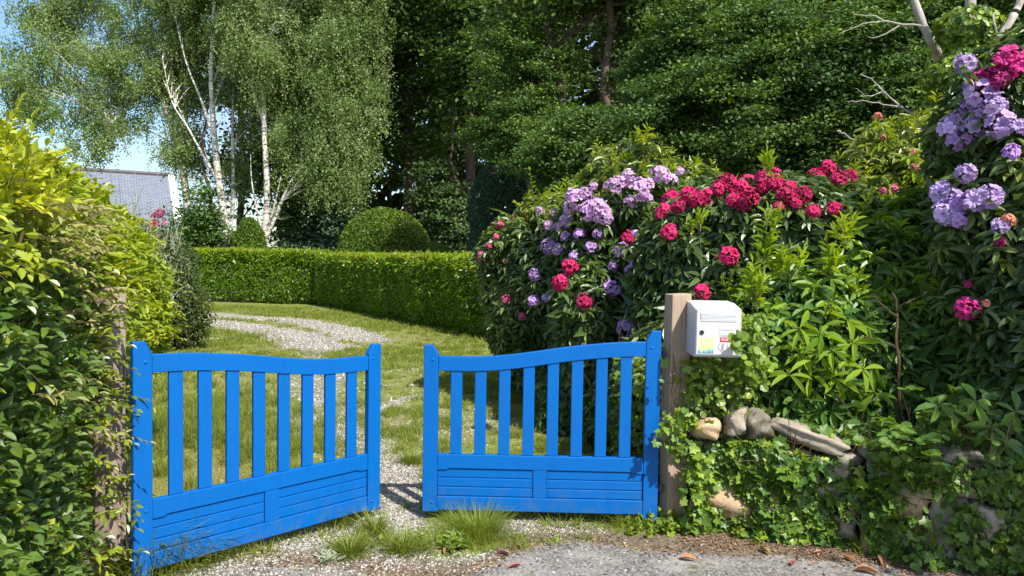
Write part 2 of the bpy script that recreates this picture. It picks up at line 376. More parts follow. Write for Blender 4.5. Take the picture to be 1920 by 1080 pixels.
def groundmat():
    m, n, l, p = nodes('ground surface'); pos = gpos(n)
    def att(nm):
        a = n.new('ShaderNodeAttribute'); a.attribute_name = nm; return a.outputs['Fac']
    def math_(op, a, b):
        x = n.new('ShaderNodeMath'); x.operation = op; x.use_clamp = True
        for i, v in enumerate((a, b)):
            if isinstance(v, (int, float)): x.inputs[i].default_value = v
            else: l.new(v, x.inputs[i])
        return x.outputs[0]
    n1 = noise(n, l, .7, 4, .6, pos); n2 = noise(n, l, 6, 6, .7, pos); n3 = noise(n, l, 45, 4, .7, pos)
    grass = ramp(n, l, n2, [(.3, (.050, .075, .014)), (.48, (.12, .16, .024)), (.62, (.24, .25, .06)), (.75, (.30, .26, .12))])
    moss = ramp(n, l, n3, [(.35, (.13, .115, .035)), (.65, (.27, .25, .085))])
    c = mixc(n, l, grass, moss, ramp(n, l, n1, [(.44, 0.0), (.60, .85)]))
    vo = n.new('ShaderNodeTexVoronoi'); vo.inputs['Scale'].default_value = 48; l.new(pos, vo.inputs['Vector'])
    hs = n.new('ShaderNodeSeparateColor'); l.new(vo.outputs['Color'], hs.inputs[0])
    peb = ramp(n, l, hs.outputs[0], [(0, (.14, .12, .095)), (.5, (.31, .285, .245)), (1, (.54, .52, .48))])
    peb = mixc(n, l, peb, (.10, .08, .055), ramp(n, l, vo.outputs['Distance'], [(.42, 0.0), (.7, .8)]))
    gf = math_('ADD', att('gravel'), math_('MULTIPLY', math_('SUBTRACT', n3, .5), .9))
    gf = math_('ADD', gf, math_('MULTIPLY', math_('SUBTRACT', n2, .5), 1.2))
    c = mixc(n, l, c, peb, ramp(n, l, gf, [(.40, 0.0), (.56, 1.0)]))
    so = ramp(n, l, n3, [(.3, (.055, .044, .030)), (.5, (.15, .115, .075)), (.7, (.28, .23, .17))])
    sf = math_('ADD', att('soil'), math_('MULTIPLY', math_('SUBTRACT', n2, .5), 1.6))
    c = mixc(n, l, c, so, ramp(n, l, sf, [(.42, 0.0), (.62, 1.0)]))
    va = n.new('ShaderNodeTexVoronoi'); va.inputs['Scale'].default_value = 120; l.new(pos, va.inputs['Vector'])
    ha = n.new('ShaderNodeSeparateColor'); l.new(va.outputs['Color'], ha.inputs[0])
    tar = ramp(n, l, ha.outputs[0], [(0, (.08, .074, .066)), (.6, (.17, .158, .142)), (1, (.34, .32, .29))])
    tar = mixc(n, l, tar, (.36, .34, .31), ramp(n, l, noise(n, l, 2.6, 4, .6, pos), [(.45, 0.0), (.62, .6)]))
    mossy = ramp(n, l, n3, [(.3, (.05, .045, .012)), (.7, (.16, .14, .03))])
    tar = mixc(n, l, tar, mossy, ramp(n, l, noise(n, l, 3.4, 6, .75, pos), [(.58, 0.0), (.64, .95)]))
    tar = mixc(n, l, tar, (.07, .042, .028), ramp(n, l, noise(n, l, 7.3, 6, .8, pos), [(.60, 0.0), (.70, .7)]))
    rf = math_('ADD', att('road'), math_('MULTIPLY', math_('SUBTRACT', n2, .5), .9))
    c = mixc(n, l, c, tar, ramp(n, l, rf, [(.42, 0.0), (.56, 1.0)]))
    l.new(c, p.inputs['Base Color']); p.inputs['Roughness'].default_value = .92; p.inputs['Specular IOR Level'].default_value = .25
    hgt = math_('ADD', math_('MULTIPLY', vo.outputs['Distance'], -.6), n3)
    bump(n, l, hgt, p, .9, .012); return m
gme.materials.append(groundmat())
props(link('ground', gme), kind='structure')

# ------------------------------------------------------------------ blue gates
GL = 1.42; SW = .088; TH = .042
def rail_z(x, top=True):
    """top rail: high at the hinge side (x=0), sweeping down to the meeting side (x=GL)"""
    t = min(max((x-SW-.08)/(GL-2*SW-.20), 0), 1); s_ = .35*t*t*(3-2*t)+.65*t*t*t*(t*(6*t-15)+10)
    return 1.112 - .012*min(max((x-SW)/.3, 0), 1) - .098*s_
def make_gate(label, loc, ang, flip, dz):
    """local x runs from the hinge stile to the meeting stile, local -y*flip is the street face"""
    t = thing('timber_gate', label, 'gate', (loc[0], loc[1], 0), 'pair of blue driveway gates', ang)
    f = flip       # +1: x grows to the right as seen from the street
    y0, y1 = -TH/2, TH/2
    def X(v): return v*f
    def pr(nm, outl, a, b, bev=.004, parent=t, mat=M_blue):
        g = Geo(); o = [(X(x), z+dz) for x, z in outl]
        prism(g, o if f > 0 else o[::-1], a, b, 0, bev); return put(nm, g, mat, parent, False)
    for x0, zt, zb, chs in ((0, 1.178, .03, 1), (GL-SW, 1.068, .055, -1)):
        x1 = x0+SW
        if chs > 0: o = [(x0, zb), (x1, zb), (x1, zt-.062), (x1-.03, zt-.004), (x1-.036, zt), (x0, zt)]
        else: o = [(x0, zb), (x1, zb), (x1, zt), (x0+.038, zt), (x0+.032, zt-.004), (x0, zt-.055)]
        st = pr('stile', o, y0, y1)
        for zz in ((zt-.1, .36) if chs > 0 else (zt-.085, .115)):
            bl = Geo(); bm = bmesh.new(); bmesh.ops.create_uvsphere(bm, u_segments=10, v_segments=6, radius=.009)
            bmesh.ops.scale(bm, vec=(1, .5, 1), verts=bm.verts); bmesh.ops.translate(bm, vec=(X((x0+x1)/2+.012*chs), y0-.001, zz+dz), verts=bm.verts); add_bm(bl, bm)
            put('bolt_head', bl, M_blue, st, False)
    xs = np.linspace(SW+.001, GL-SW-.001, 31)
    pr('top_rail', [(x, rail_z(x)-.088) for x in xs]+[(x, rail_z(x)) for x in xs[::-1]], y0+.003, y1-.003)
    # middle rail with the shallow cut-outs above the two panels
    a, b = SW+.001, GL-SW-.001; c0, c1 = GL/2-.04, GL/2+.04
    pr('middle_rail', [(a, .312), (a+.05, .312), (a+.075, .322), (b-.075, .322), (b-.05, .312), (b, .312), (b, .408), (a, .408)], y0+.003, y1-.003)
    pr('bottom_rail', [(a, .066), (b, .066), (b, .150), (a, .150)], y0+.003, y1-.003)
    pr('centre_stile', [(c0, .1515), (c1, .1515), (c1, .3205), (c0, .3205)], y0+.004, y1-.004, .002)
    for (p0, p1) in ((a+.001, c0-.001), (c1+.001, b-.001)):
        h = (.3205-.1515)/3
        o = []
        g = Geo()
        for k in range(3):
            z0 = .1515+k*h; o2 = [(X(p0), z0+.002+dz), (X(p1), z0+.002+dz), (X(p1), z0+h-.002+dz), (X(p0), z0+h-.002+dz)]
            prism(g, o2 if f > 0 else o2[::-1], y0+.012, y1-.012, 0, .004)
        o2 = [(X(p0), .153+dz), (X(p1), .153+dz), (X(p1), .319+dz), (X(p0), .319+dz)]
        prism(g, o2 if f > 0 else o2[::-1], y0+.018, y1-.018, 0, 0)
        put('boarded_panel', g, M_blue, t, False)
    n = 8; fst = SW+.1155; pit = .1455
    for k in range(n):
        xc = fst+pit*k; w = .0345
        zt = min(rail_z(xc-w), rail_z(xc+w))-.07
        pr('slat', [(xc-w, .4085), (xc+w, .4085), (xc+w, zt), (xc-w, zt)], y0+.010, y1-.010)
    # hinges on the post side
    for zz in (1.04, .22):
        g = Geo(); box(g, min(X(-.045), X(.03)), max(X(-.045), X(.03)), y1-.004, y1+.004, zz-.018+dz, zz+.018+dz, 0, .001)
        bm = bmesh.new(); bmesh.ops.create_cone(bm, segments=12, radius1=.009, radius2=.009, depth=.07, cap_ends=True)
        bmesh.ops.translate(bm, vec=(X(-.022), y1-.008, zz+dz), verts=bm.verts); add_bm(g, bm)
        put('hinge', g, M_steel, t, False)
    return t
pL0 = P(247, 850, 3.54); pL1 = P(709, 800, 4.56)
angL = math.atan2(pL1[1]-pL0[1], pL1[0]-pL0[0])
make_gate('blue painted slatted gate leaf on the left, swung inward beside the leafy hedge', pL0, angL, 1, .0)
pR0 = P(1234, 850, 4.50); pR1 = P(793, 800, 4.53)
angR = math.atan2(pR0[1]-pR1[1], pR0[0]-pR1[0])
make_gate('blue painted slatted gate leaf hung beside the post with the white letterbox', pR0, angR, -1, .0)

# ------------------------------------------------------------------ timber gate posts
def post(label, x, y, w, dpt, h, rot, mat, z0=-.1):
    g = Geo(); bm = bmesh.new(); bmesh.ops.create_cube(bm, size=1)
    bmesh.ops.scale(bm, vec=(w, dpt, h), verts=bm.verts); bmesh.ops.translate(bm, vec=(0, 0, z0+h/2), verts=bm.verts)
    bmesh.ops.bevel(bm, geom=bm.edges[:], offset=.006, segments=2, affect='EDGES', profile=.5)
    bmesh.ops.subdivide_edges(bm, edges=[e for e in bm.edges if abs((e.verts[0].co-e.verts[1].co).z) > .5], cuts=10)
    for v in bm.verts:
        v.co.x += .003*math.sin(v.co.z*5+1); v.co.y += .003*math.sin(v.co.z*4); v.co.z += .004*math.sin(v.co.x*40) if v.co.z > h*.8 else 0
    add_bm(g, bm); me = g.mesh('gate_post', mat); o = link('gate_post', me)
    o.location = (x, y, 0); o.rotation_euler = (0, 0, rot)
    return props(o, label, 'gate post', 'timber gate posts')
q = P(1263, 850, 4.56); post('tan square timber post between the right gate leaf and the letterbox', q[0], q[1], .125, .115, 1.5, math.radians(13), M_post_r)
q = P(207, 850, 3.66); post('grey weathered timber post half hidden in the leafy hedge left of the gate', q[0], q[1], .105, .105, 1.525, math.radians(-20), M_post_l)

# ------------------------------------------------------------------ letterbox
mb0 = P(1303, 640, 4.22)
mb = thing('letterbox', 'white metal letterbox with slatted flap fixed to the tan timber post', 'letterbox', (mb0[0], mb0[1], 1.066), None, math.radians(-2.5))
W_, H_, D_ = .258, .262, .33
g = Geo(); bm = bmesh.new()      # body: straight back, roof falling to the front
prof = [(0.0, .0), (0.0, H_), (.17, H_+.028), (D_, H_+.034), (D_, -.028+.02), (.03, -.012)]
a = [bm.verts.new((0, y, z)) for y, z in prof]; fc = bm.faces.new(a)
r = bmesh.ops.extrude_face_region(bm, geom=[fc]); bmesh.ops.translate(bm, vec=(W_, 0, 0), verts=[e for e in r['geom'] if isinstance(e, bmesh.types.BMVert)])
bmesh.ops.recalc_face_normals(bm, faces=bm.faces[:]); bmesh.ops.bevel(bm, geom=[e for e in bm.edges if e.calc_length() > .12], offset=.003, segments=2, affect='EDGES', profile=.5)
add_bm(g, bm); put('body', g, M_white, mb, False)
g = Geo(); box(g, .007, W_-.007, -.007, -.0005, .007, H_-.004, 0, .004); door = put('door', g, M_white, mb, False)
g = Geo()                       # grey strips for the gap round the door
for x0, x1, z0, z1 in ((.004, W_-.004, H_-.0035, H_-.0005), (.004, .0065, .006, H_-.004), (W_-.0065, W_-.004, .006, H_-.004)):
    box(g, x0, x1, -.005, -.0008, z0, z1, 0, 0)
put('door_seam', g, simple('grey seam', (.22, .22, .23), .6), mb, False)
g = Geo()
for k in range(6): box(g, .028, W_-.032, -.0105-.0006*k, -.0072, .196+.0075*k, .2015+.0075*k, 0, .001)
box(g, .026, W_-.030, -.009, -.0070, .193, .242, 0, .001)
put('mail_flap', g, M_white, mb, False)
g = Geo(); bm = bmesh.new(); bmesh.ops.create_cone(bm, segments=24, radius1=.013, radius2=.012, depth=.006, cap_ends=True)
bmesh.ops.rotate(bm, cent=(0, 0, 0), matrix=Matrix.Rotation(math.pi/2, 3, 'X'), verts=bm.verts); bmesh.ops.translate(bm, vec=(.036, -.0095, .132), verts=bm.verts); add_bm(g, bm)
lk = put('lock', g, M_black, door, False)
g = Geo(); box(g, .0355, .0375, -.0138, -.0126, .126, .138, 0, 0); put('keyhole', g, M_galv, lk, False) if False else None
for zz in (.145, .115):
    g = Geo(); box(g, .133, .216, -.0095, -.0072, zz, zz+.027, 0, .002); pl_ = put('name_plate', g, simple('clear plastic', (.66, .67, .69), .2), door, False)
    g = Geo(); box(g, .141, .208, -.0105, -.0096, zz+.005, zz+.022, 0, .0004); put('name_card', g, M_white, pl_, False)
m, n, l, p = nodes('yellow and blue picture sticker'); co = n.new('ShaderNodeTexCoord'); sp = n.new('ShaderNodeSeparateXYZ'); l.new(co.outputs['Generated'], sp.inputs[0])
wv = n.new('ShaderNodeTexNoise'); wv.inputs['Scale'].default_value = 3; mpx = n.new('ShaderNodeMapping'); mpx.inputs['Scale'].default_value = (2.2, 1, .5)
l.new(co.outputs['Generated'], mpx.inputs[0]); l.new(mpx.outputs[0], wv.inputs['Vector'])
ad = n.new('ShaderNodeMath'); ad.operation = 'MULTIPLY_ADD'; ad.inputs[1].default_value = .9; l.new(wv.outputs[0], ad.inputs[0])
l.new(sp.outputs[2], ad.inputs[2])
l.new(ramp(n, l, ad.outputs[0], [(.45, (.04, .20, .30)), (.62, (.25, .50, .42)), (.80, (.72, .58, .22)), (1, (.85, .74, .34))]), p.inputs['Base Color']); p.inputs['Roughness'].default_value = .5
g = Geo(); box(g, .017, .103, -.0082, -.0072, .014, .105, 0, 0); put('picture_sticker', g, m, door, False)
g = Geo(); box(g, .138, .214, -.0080, -.0072, .080, .106, 0, 0); stk = put('red_sticker', g, M_red, door, False)
fc_ = bpy.data.curves.new('lettering', 'FONT'); fc_.body = 'PAS DE PUB'; fc_.size = .0155; fc_.extrude = .0003; fc_.offset = .0003; fc_.align_x = 'CENTER'; fc_.align_y = 'CENTER'
to = bpy.data.objects.new('tmp', fc_); col.objects.link(to); bpy.context.view_layer.update()
tm = bpy.data.meshes.new_from_object(to.evaluated_get(bpy.context.evaluated_depsgraph_get())); bpy.data.objects.remove(to)
tm.transform(Matrix.Translation((.176, -.0086, .093)) @ Matrix.Rotation(math.pi/2, 4, 'X') @ Matrix.Diagonal((.78, 1.1, 1, 1)))
tm.materials.clear(); tm.materials.append(M_ink); link('lettering', tm, stk)
g = Geo()                       # felt-pen strokes under the sticker
tubes(g, [poly([(x, -.0075, .072), (x-.006, -.0075, .05), (x+.003, -.0075, .032), (x+.016, -.0075, .034), (x+.024, -.0075, .066)], 12) for x in (.137, .158)], .0011, 4)
tubes(g, [poly([(.150, -.0075, .072), (.149, -.0075, .05), (.144, -.0075, .024)], 12)], .0011, 4)
put('handwriting', g, M_scrawl, door, False)
g = Geo(); box(g, -.03, .06, D_-.05, D_-.02, .05, .2, 0, .002); put('bracket', g, M_galv, mb, False)

# ------------------------------------------------------------------ rubble stone wall
def stonemat(nm, a, b, mo):
    m, n, l, p = nodes(nm); pos = gpos(n)
    n1 = noise(n, l, 7, 6, .65, pos); n2 = noise(n, l, 45, 4, .7, pos); n3 = noise(n, l, 4, 5, .7, pos)
    c = mixc(n, l, a, b, ramp(n, l, n1, [(.35, 0.0), (.65, 1.0)])); c = mixc(n, l, c, (.11, .10, .085), ramp(n, l, n2, [(.58, 0.0), (.72, .8)]))
    oi = n.new('ShaderNodeObjectInfo'); hs = n.new('ShaderNodeHueSaturation'); l.new(c, hs.inputs['Color'])
    mr = n.new('ShaderNodeMapRange'); mr.inputs[3].default_value = .7; mr.inputs[4].default_value = 1.25; l.new(oi.outputs['Random'], mr.inputs[0]); l.new(mr.outputs[0], hs.inputs['Value'])
    c = mixc(n, l, hs.outputs[0], (.06, .055, .018), ramp(n, l, n3, [(mo, 0.0), (mo+.06, .85)]))
    l.new(c, p.inputs['Base Color']); p.inputs['Roughness'].default_value = .92; bump(n, l, n1, p, .8, .02); return m
M_st = [stonemat('tan stone', (.36, .24, .13), (.50, .36, .22), .60), stonemat('grey stone', (.17, .15, .12), (.30, .26, .21), .54), stonemat('pale stone', (.27, .22, .16), (.38, .33, .26), .60)]
def stone(parent, c, sx, sy, sz, ang, mat, rough=.14, seed=0, name='stone'):
    r_ = np.random.default_rng(seed); bm = bmesh.new(); bmesh.ops.create_cube(bm, size=1)
    bmesh.ops.subdivide_edges(bm, edges=bm.edges[:], cuts=7, use_grid_fill=True)
    ph = r_.uniform(0, 6, 9); pl = nrm(r_.normal(size=(7, 3)))
    for v in bm.verts:
        p = np.array(v.co)*2; k = (np.abs(p)**9).sum()**(1/9); p = p/k
        for j in range(7):      # facets knocked off
            dd = p@pl[j]-.86-.13*(j % 3);
            if dd > 0: p = p-pl[j]*dd
        p = p+np.array([.035*math.sin(17*p[1]+9*p[2]+ph[6]), 0, .035*math.sin(15*p[0]+ph[7])]); p = p*(1+rough*(.5*math.sin(3*p[0]+ph[0])*math.sin(3*p[1]+ph[1])+.5*math.sin(5*p[2]+ph[2]+2*p[0])+.25*math.sin(11*p[0]+ph[3])*math.sin(9*p[2]+ph[4])+.2*math.sin(13*p[1]+ph[5]+7*p[2])))
        v.co = Vector((p[0]*sx/2, p[1]*sy/2, p[2]*sz/2))
    bmesh.ops.rotate(bm, cent=(0, 0, 0), matrix=Matrix.Rotation(r_.uniform(-.09, .09), 3, 'Y'), verts=bm.verts)
    bmesh.ops.rotate(bm, cent=(0, 0, 0), matrix=Matrix.Rotation(ang, 3, 'Z'), verts=bm.verts)
    bmesh.ops.translate(bm, vec=tuple(c), verts=bm.verts); g = Geo(); add_bm(g, bm)
    return put(name, g, mat, parent, True, smooth=True)
sw = thing('stone_wall', 'low rubble stone wall overgrown with ivy at the right of the driveway', 'wall', (1.9, float(wall_y(1.9))+.1, 0))
g = Geo(); xs = np.linspace(1.08, 3.6, 30); V = []
for x in xs:
    y = float(wall_y(x)); V += [(x, y+.06, -.05), (x, y+.07, .50), (x, y+.36, .50), (x, y+.36, -.05)]
Fq = []
for i in range(len(xs)-1):
    a = 4*i; Fq += [[a, a+4, a+5, a+1], [a+1, a+5, a+6, a+2], [a+2, a+6, a+7, a+3]]
Fq += [[0, 1, 2, 3], [len(V)-4, len(V)-1, len(V)-2, len(V)-3]]
g.add(V, [np.array(Fq)]); put('earth_fill', g, M_soil, sw)
sd = 0; zc = -.03
for row, (hh, tot) in enumerate(((.20, 0), (.19, 0), (.15, 0))):
    x = 1.12 + .07*(row % 2)
    while x < 3.5:
        w = U(.16, .34); h = hh*U(.92, 1.1); xc = x+w/2; y = float(wall_y(xc)); an = math.atan2(float(wall_y(xc+.1))-float(wall_y(xc-.1)), .2)
        stone(sw, (xc, y+.06+U(-.015, .02), zc+hh/2+U(-.01, .01)), w*1.05, U(.2, .26), h*1.06, an+U(-.08, .08), M_st[[0, 1, 1, 2][sd % 4] if x < 1.6 else [1, 1, 2, 1, 0][sd % 5]], .14, 100+sd)
        x += w*.98; sd += 1
    zc += hh*.98
def onwall(px, py, dd): return P(px, py, dd)
for (px, py, dd, sx, sy, sz, mt, rt) in ((1322, 800, 4.42, .17, .2, .12, 0, .1), (1380, 788, 4.44, .13, .18, .15, 2, .2), (1420, 795, 4.42, .14, .2, .15, 1, .14), (1356, 935, 4.43, .28, .16, .19, 0, .16)):
    stone(sw, P(px, py, dd), sx, sy, sz, 0, M_st[mt], rt, int(px))
a = P(1448, 800, 4.42); b = P(1578, 838, 4.30)
m_ = (a+b)/2; L_ = float(np.linalg.norm(b-a))
r_cap = stone(sw, (0, 0, 0), L_*1.08, .2, .10, 0, M_st[2], .12, 5, 'coping_stone')
r_cap.location = Vector(m_)-sw.location; r_cap.rotation_euler = (0, math.asin(-(b-a)[2]/L_), math.atan2((b-a)[1], (b-a)[0]))
stone(sw, P(1650, 848, 4.2), .2, .2, .1, 0, M_st[1], .15, 9, 'coping_stone'); stone(sw, P(1790, 855, 4.05), .25, .2, .1, -.3, M_st[1], .15, 10, 'coping_stone')

# ------------------------------------------------------------------ slate-roofed house beyond the hedge
m, n, l, p = nodes('blue grey slates'); co = n.new('ShaderNodeTexCoord')
br = n.new('ShaderNodeTexBrick'); br.inputs['Scale'].default_value = 1; br.inputs['Brick Width'].default_value = .42; br.inputs['Row Height'].default_value = .20
br.inputs['Mortar Size'].default_value = .03; br.inputs['Color1'].default_value = (.155, .175, .215, 1); br.inputs['Color2'].default_value = (.215, .235, .28, 1); br.inputs['Mortar'].default_value = (.10, .11, .14, 1)
l.new(co.outputs['UV'], br.inputs['Vector']); l.new(br.outputs[0], p.inputs['Base Color']); p.inputs['Roughness'].default_value = .5
M_slate = m; M_rend = simple('white render', (.72, .71, .69), .85, 0, .2, .05, 3)
M_ridge = simple('ridge tiles', (.13, .11, .12), .8, 0, .3, .3, 5)
hs_ = thing('house', 'house with grey slate roof and white gable edge behind the birches', 'house', tuple(P(250, 470, 58)*np.array([1, 1, 0])))
rt = P(315, 329, 60.0); el = P(327, 418, 56.0)
rt = np.array(rt); el = np.array(el); dn = (el-rt); dn_h = nrm(np.array([dn[0], dn[1], 0])); 
ax_ = np.array([-dn_h[1], dn_h[0], 0]); ax_ = ax_ if ax_[0] < 0 else -ax_
LEN = 24.0; slope = (el-rt)/np.linalg.norm(el-rt); el2 = rt+slope*8.4
def roofslab(name, r0, e0, th, mat, ext=0.0):
    nn = nrm(np.cross(ax_, e0-r0)); nn = nn if nn[2] > 0 else -nn
    q = [r0, r0+ax_*LEN, e0+ax_*LEN, e0]; V = np.array(q+[x-nn*th for x in q])
    g = Geo(); g.add(V, [np.array([[0, 1, 2, 3], [7, 6, 5, 4], [0, 4, 5, 1], [1, 5, 6, 2], [2, 6, 7, 3], [3, 7, 4, 0]])])
    me = g.mesh(name, mat); uv = me.uv_layers.new(name='UVMap'); su = nrm(e0-r0)
    co_ = np.array([v.co[:] for v in me.vertices]); li = np.array([lp.vertex_index for lp in me.loops]); pp = co_[li]-r0
    uv.data.foreach_set('uv', np.stack([pp@ax_, pp@su], -1).astype(np.float32).ravel()); return link(name, me, hs_, True)
roofslab('roof', rt, el2, .12, M_slate)
bk = np.array(rt)+np.array([-slope[0], -slope[1], slope[2]])*8.4; roofslab('roof', rt-np.array([0, 0, .0]), bk, .12, M_slate)
g = Geo(); off = -ax_*.5       # white gable wall standing proud of the roof edge
W1 = [rt+off*0+[0, 0, .06], el2+[0, 0, .06], [el2[0], el2[1], 0], [bk[0], bk[1], 0], bk+[0, 0, .06]]
V = np.array([w for w in W1]+[np.array(w)+off for w in W1]); 
g.add(V, [np.array([[0, 1, 2], [0, 2, 3], [0, 3, 4], [5, 7, 6], [5, 8, 7], [5, 9, 8]]), np.array([[0, 5, 6, 1], [1, 6, 7, 2], [2, 7, 8, 3], [3, 8, 9, 4], [4, 9, 5, 0]])])
put('gable_wall', g, M_rend, hs_)
g = Geo(); e0 = np.array([el2[0]-dn_h[0]*.4, el2[1]-dn_h[1]*.4, 0]); zt_ = el2[2]-.1; q = [e0, e0+ax_*LEN]
V = np.array([q[0], q[1], q[1]+[0, 0, zt_], q[0]+[0, 0, zt_]]); V = np.concatenate([V, V-dn_h*.3]); g.add(V, [np.array([[0, 1, 2, 3], [7, 6, 5, 4], [3, 2, 6, 7], [0, 3, 7, 4], [1, 5, 6, 2]])])
put('wall', g, M_rend, hs_)
g = Geo(); tubes(g, [[rt+[0, 0, .06]-off*0, rt+ax_*LEN+[0, 0, .06]]], .16, 8); put('ridge', g, M_ridge, hs_)

# ------------------------------------------------------------------ foliage builders
UP = np.array([0, 0, 1.0])
def lump(p, s=3.0, ph=0.0):
    return (np.sin(s*p[:, 0]+ph)*np.sin(s*1.13*p[:, 1]+1.7*ph+1)+.6*np.sin(s*1.9*p[:, 2]+2.3*p[:, 0]*s*.5+ph)*np.sin(s*2.1*p[:, 0]+.5))*.6
def blob_surf(blobs, n, amp=.14, s=3.0, ph=0.0, inner=0.0, low=-.75, back=.6):
    """n points (with outward normals) on the outside of a union of ellipsoids [(centre, radii)]"""
    C = np.array([b[0] for b in blobs]); R = np.array([b[1] for b in blobs], float)
    ar = (R[:, 0]*R[:, 1]+R[:, 0]*R[:, 2]+R[:, 1]*R[:, 2]); k = rng.choice(len(blobs), size=int(n*2.2), p=ar/ar.sum())
    d = rv(len(k)); nn = nrm(d/R[k]); d0 = d*R[k]
    r = 1+amp*lump(C[k]+d0, s, ph)-inner*rng.random(len(k))**1.5
    p = C[k]+d0*r[:, None]
    ok = (nn[:, 2] > low) & (nn[:, 1] < back) & (p[:, 2] > .03)
    for i in range(len(blobs)):
        q = (p-C[i])/R[i]; ins = ((q**2).sum(1) < .80) & (k != i); ok &= ~ins
    p, nn = p[ok], nn[ok]
    return p[:n], nn[:n]
def rosettes(g, p, ax, k, L, W, el0, el1, tmpl, tint=0.0, rr=0.0, mi=0):
    """whorl of k leaves round every shoot tip"""
    N = len(p); ax = nrm(ax); ref = rv(N); a = nrm(np.cross(ax, ref)); b = np.cross(ax, a)
    L = np.broadcast_to(L, (N,)); W = np.broadcast_to(W, (N,)); tint = np.broadcast_to(tint, (N,))
    th = (np.arange(k)*2.399)[None]+U(0, 6.3, N)[:, None]+U(-.2, .2, (N, k)); el = U(el0, el1, (N, k))
    rad = a[:, None]*np.cos(th)[..., None]+b[:, None]*np.sin(th)[..., None]
    d = rad*np.cos(el)[..., None]+ax[:, None]*np.sin(el)[..., None]
    nm = ax[:, None]*np.cos(el)[..., None]-rad*np.sin(el)[..., None]
    sc = U(.75, 1.12, (N, k))
    pp = p[:, None]+rad*rr-ax[:, None]*(np.arange(k)/k*.03)[None, :, None]
    leaves(g, pp.reshape(-1, 3), d.reshape(-1, 3), (nm+.25*rng.normal(size=nm.shape)).reshape(-1, 3), (L[:, None]*sc).ravel(), (W[:, None]*sc).ravel(), tmpl, np.repeat(tint, k), mi)
def shoots(gl, gs, p, d, length, m, L, W, tmpl, tint, droop=.3, rad=.0025, spread=1.0, mi=0):
    """N stems with m alternating leaves each"""
    N = len(p); d = nrm(d); length = np.broadcast_to(length, (N,)); tint = np.broadcast_to(tint, (N,)); L = np.broadcast_to(L, (N,))
    side = nrm(np.cross(d, UP)+1e-4); t = np.linspace(0, 1, 5)
    path = p[:, None]+d[:, None]*(t[None, :, None]*length[:, None, None])-UP*(droop*(t[None, :]**2)*length[:, None])[..., None]
    if gs is not None: tubes(gs, path, rad*np.linspace(1, .4, 5)[None], 3)
    u = np.linspace(.18, 1, m)[None]*np.ones((N, 1)); q = p[:, None]+d[:, None]*(u*length[:, None])[..., None]-UP*(droop*u**2*length[:, None])[..., None]
    sg = np.where(np.arange(m) % 2, 1, -1)[None, :, None]
    tg = nrm(d[:, None]-UP*(2*droop*u)[..., None])
    ld = nrm(tg*.55+side[:, None]*sg*spread*.8+.25*rng.normal(size=q.shape)); ld[:, -1] = tg[:, -1]
    nm = nrm(UP*.9+.5*rng.normal(size=q.shape)+d[:, None]*.1)
    sc = (1-.45*u**2)*U(.8, 1.15, u.shape)
    leaves(gl, q.reshape(-1, 3), ld.reshape(-1, 3), nm.reshape(-1, 3), (L[:, None]*sc).ravel(), (W*sc).ravel(), tmpl, np.repeat(tint, m), mi)

# leaf materials
L_cot = leafmat('cotoneaster leaves', (.032, .082, .014), (.085, .165, .026), (.42, .47, .028), .36, .27, .5, 2.5)
L_gold = leafmat('yellow green leaves', (.085, .165, .010), (.17, .27, .015), (.36, .41, .022), .42, .35, .35, 2)
L_beige = leafmat('pale backs of leaves', (.14, .20, .045), (.30, .29, .10), (.42, .38, .14), .55, .3, .3, 3)
L_laurel = leafmat('laurel leaves', (.050, .125, .008), (.13, .24, .014), (.36, .43, .018), .33, .32, .5, 1)
L_rhodo = leafmat('rhododendron leaves', (.036, .080, .020), (.095, .155, .042), (.27, .33, .055), .36, .24, .55, 2)
L_bright = leafmat('bright young laurel leaves', (.085, .185, .020), (.17, .30, .026), (.32, .44, .03), .30, .36, .5, 2)
L_birch = leafmat('birch leaves', (.070, .140, .028), (.170, .255, .075), (.28, .36, .14), .42, .38, .45, .4)
L_oak = leafmat('oak leaves', (.022, .066, .016), (.064, .130, .032), (.17, .28, .045), .50, .28, .35, .35)
L_wood = leafmat('forest tree leaves', (.030, .072, .018), (.072, .135, .036), (.20, .32, .04), .5, .3, .35, .3)
L_dark = leafmat('dark evergreen leaves', (.024, .056, .018), (.055, .105, .032), (.12, .19, .04), .5, .25, .35, .3)
L_blue = leafmat('blue green needles', (.024, .060, .034), (.055, .105, .055), (.08, .13, .06), .6, .12, .3, .3)
L_box = leafmat('clipped box leaves', (.050, .110, .008), (.105, .175, .012), (.20, .27, .02), .45, .22, .4, .8)
L_ivy = leafmat('ivy leaves', (.034, .092, .016), (.090, .185, .028), (.28, .38, .035), .40, .3, .45, 3)
L_hazel = leafmat('broad understorey leaves', (.045, .115, .022), (.10, .20, .036), (.20, .32, .04), .42, .32, .45, 2)
L_brown = leafmat('small bronze leaves', (.038, .065, .016), (.075, .105, .028), (.17, .11, .075), .5, .22, .35, 2)
L_grass = leafmat('grass blades', (.070, .140, .014), (.175, .245, .026), (.30, .29, .075), .55, .4, .3, 1.6)
L_silver = leafmat('silvery stems and leaves', (.22, .27, .17), (.34, .38, .28), (.4, .4, .3), .6, .2, .3, 1)

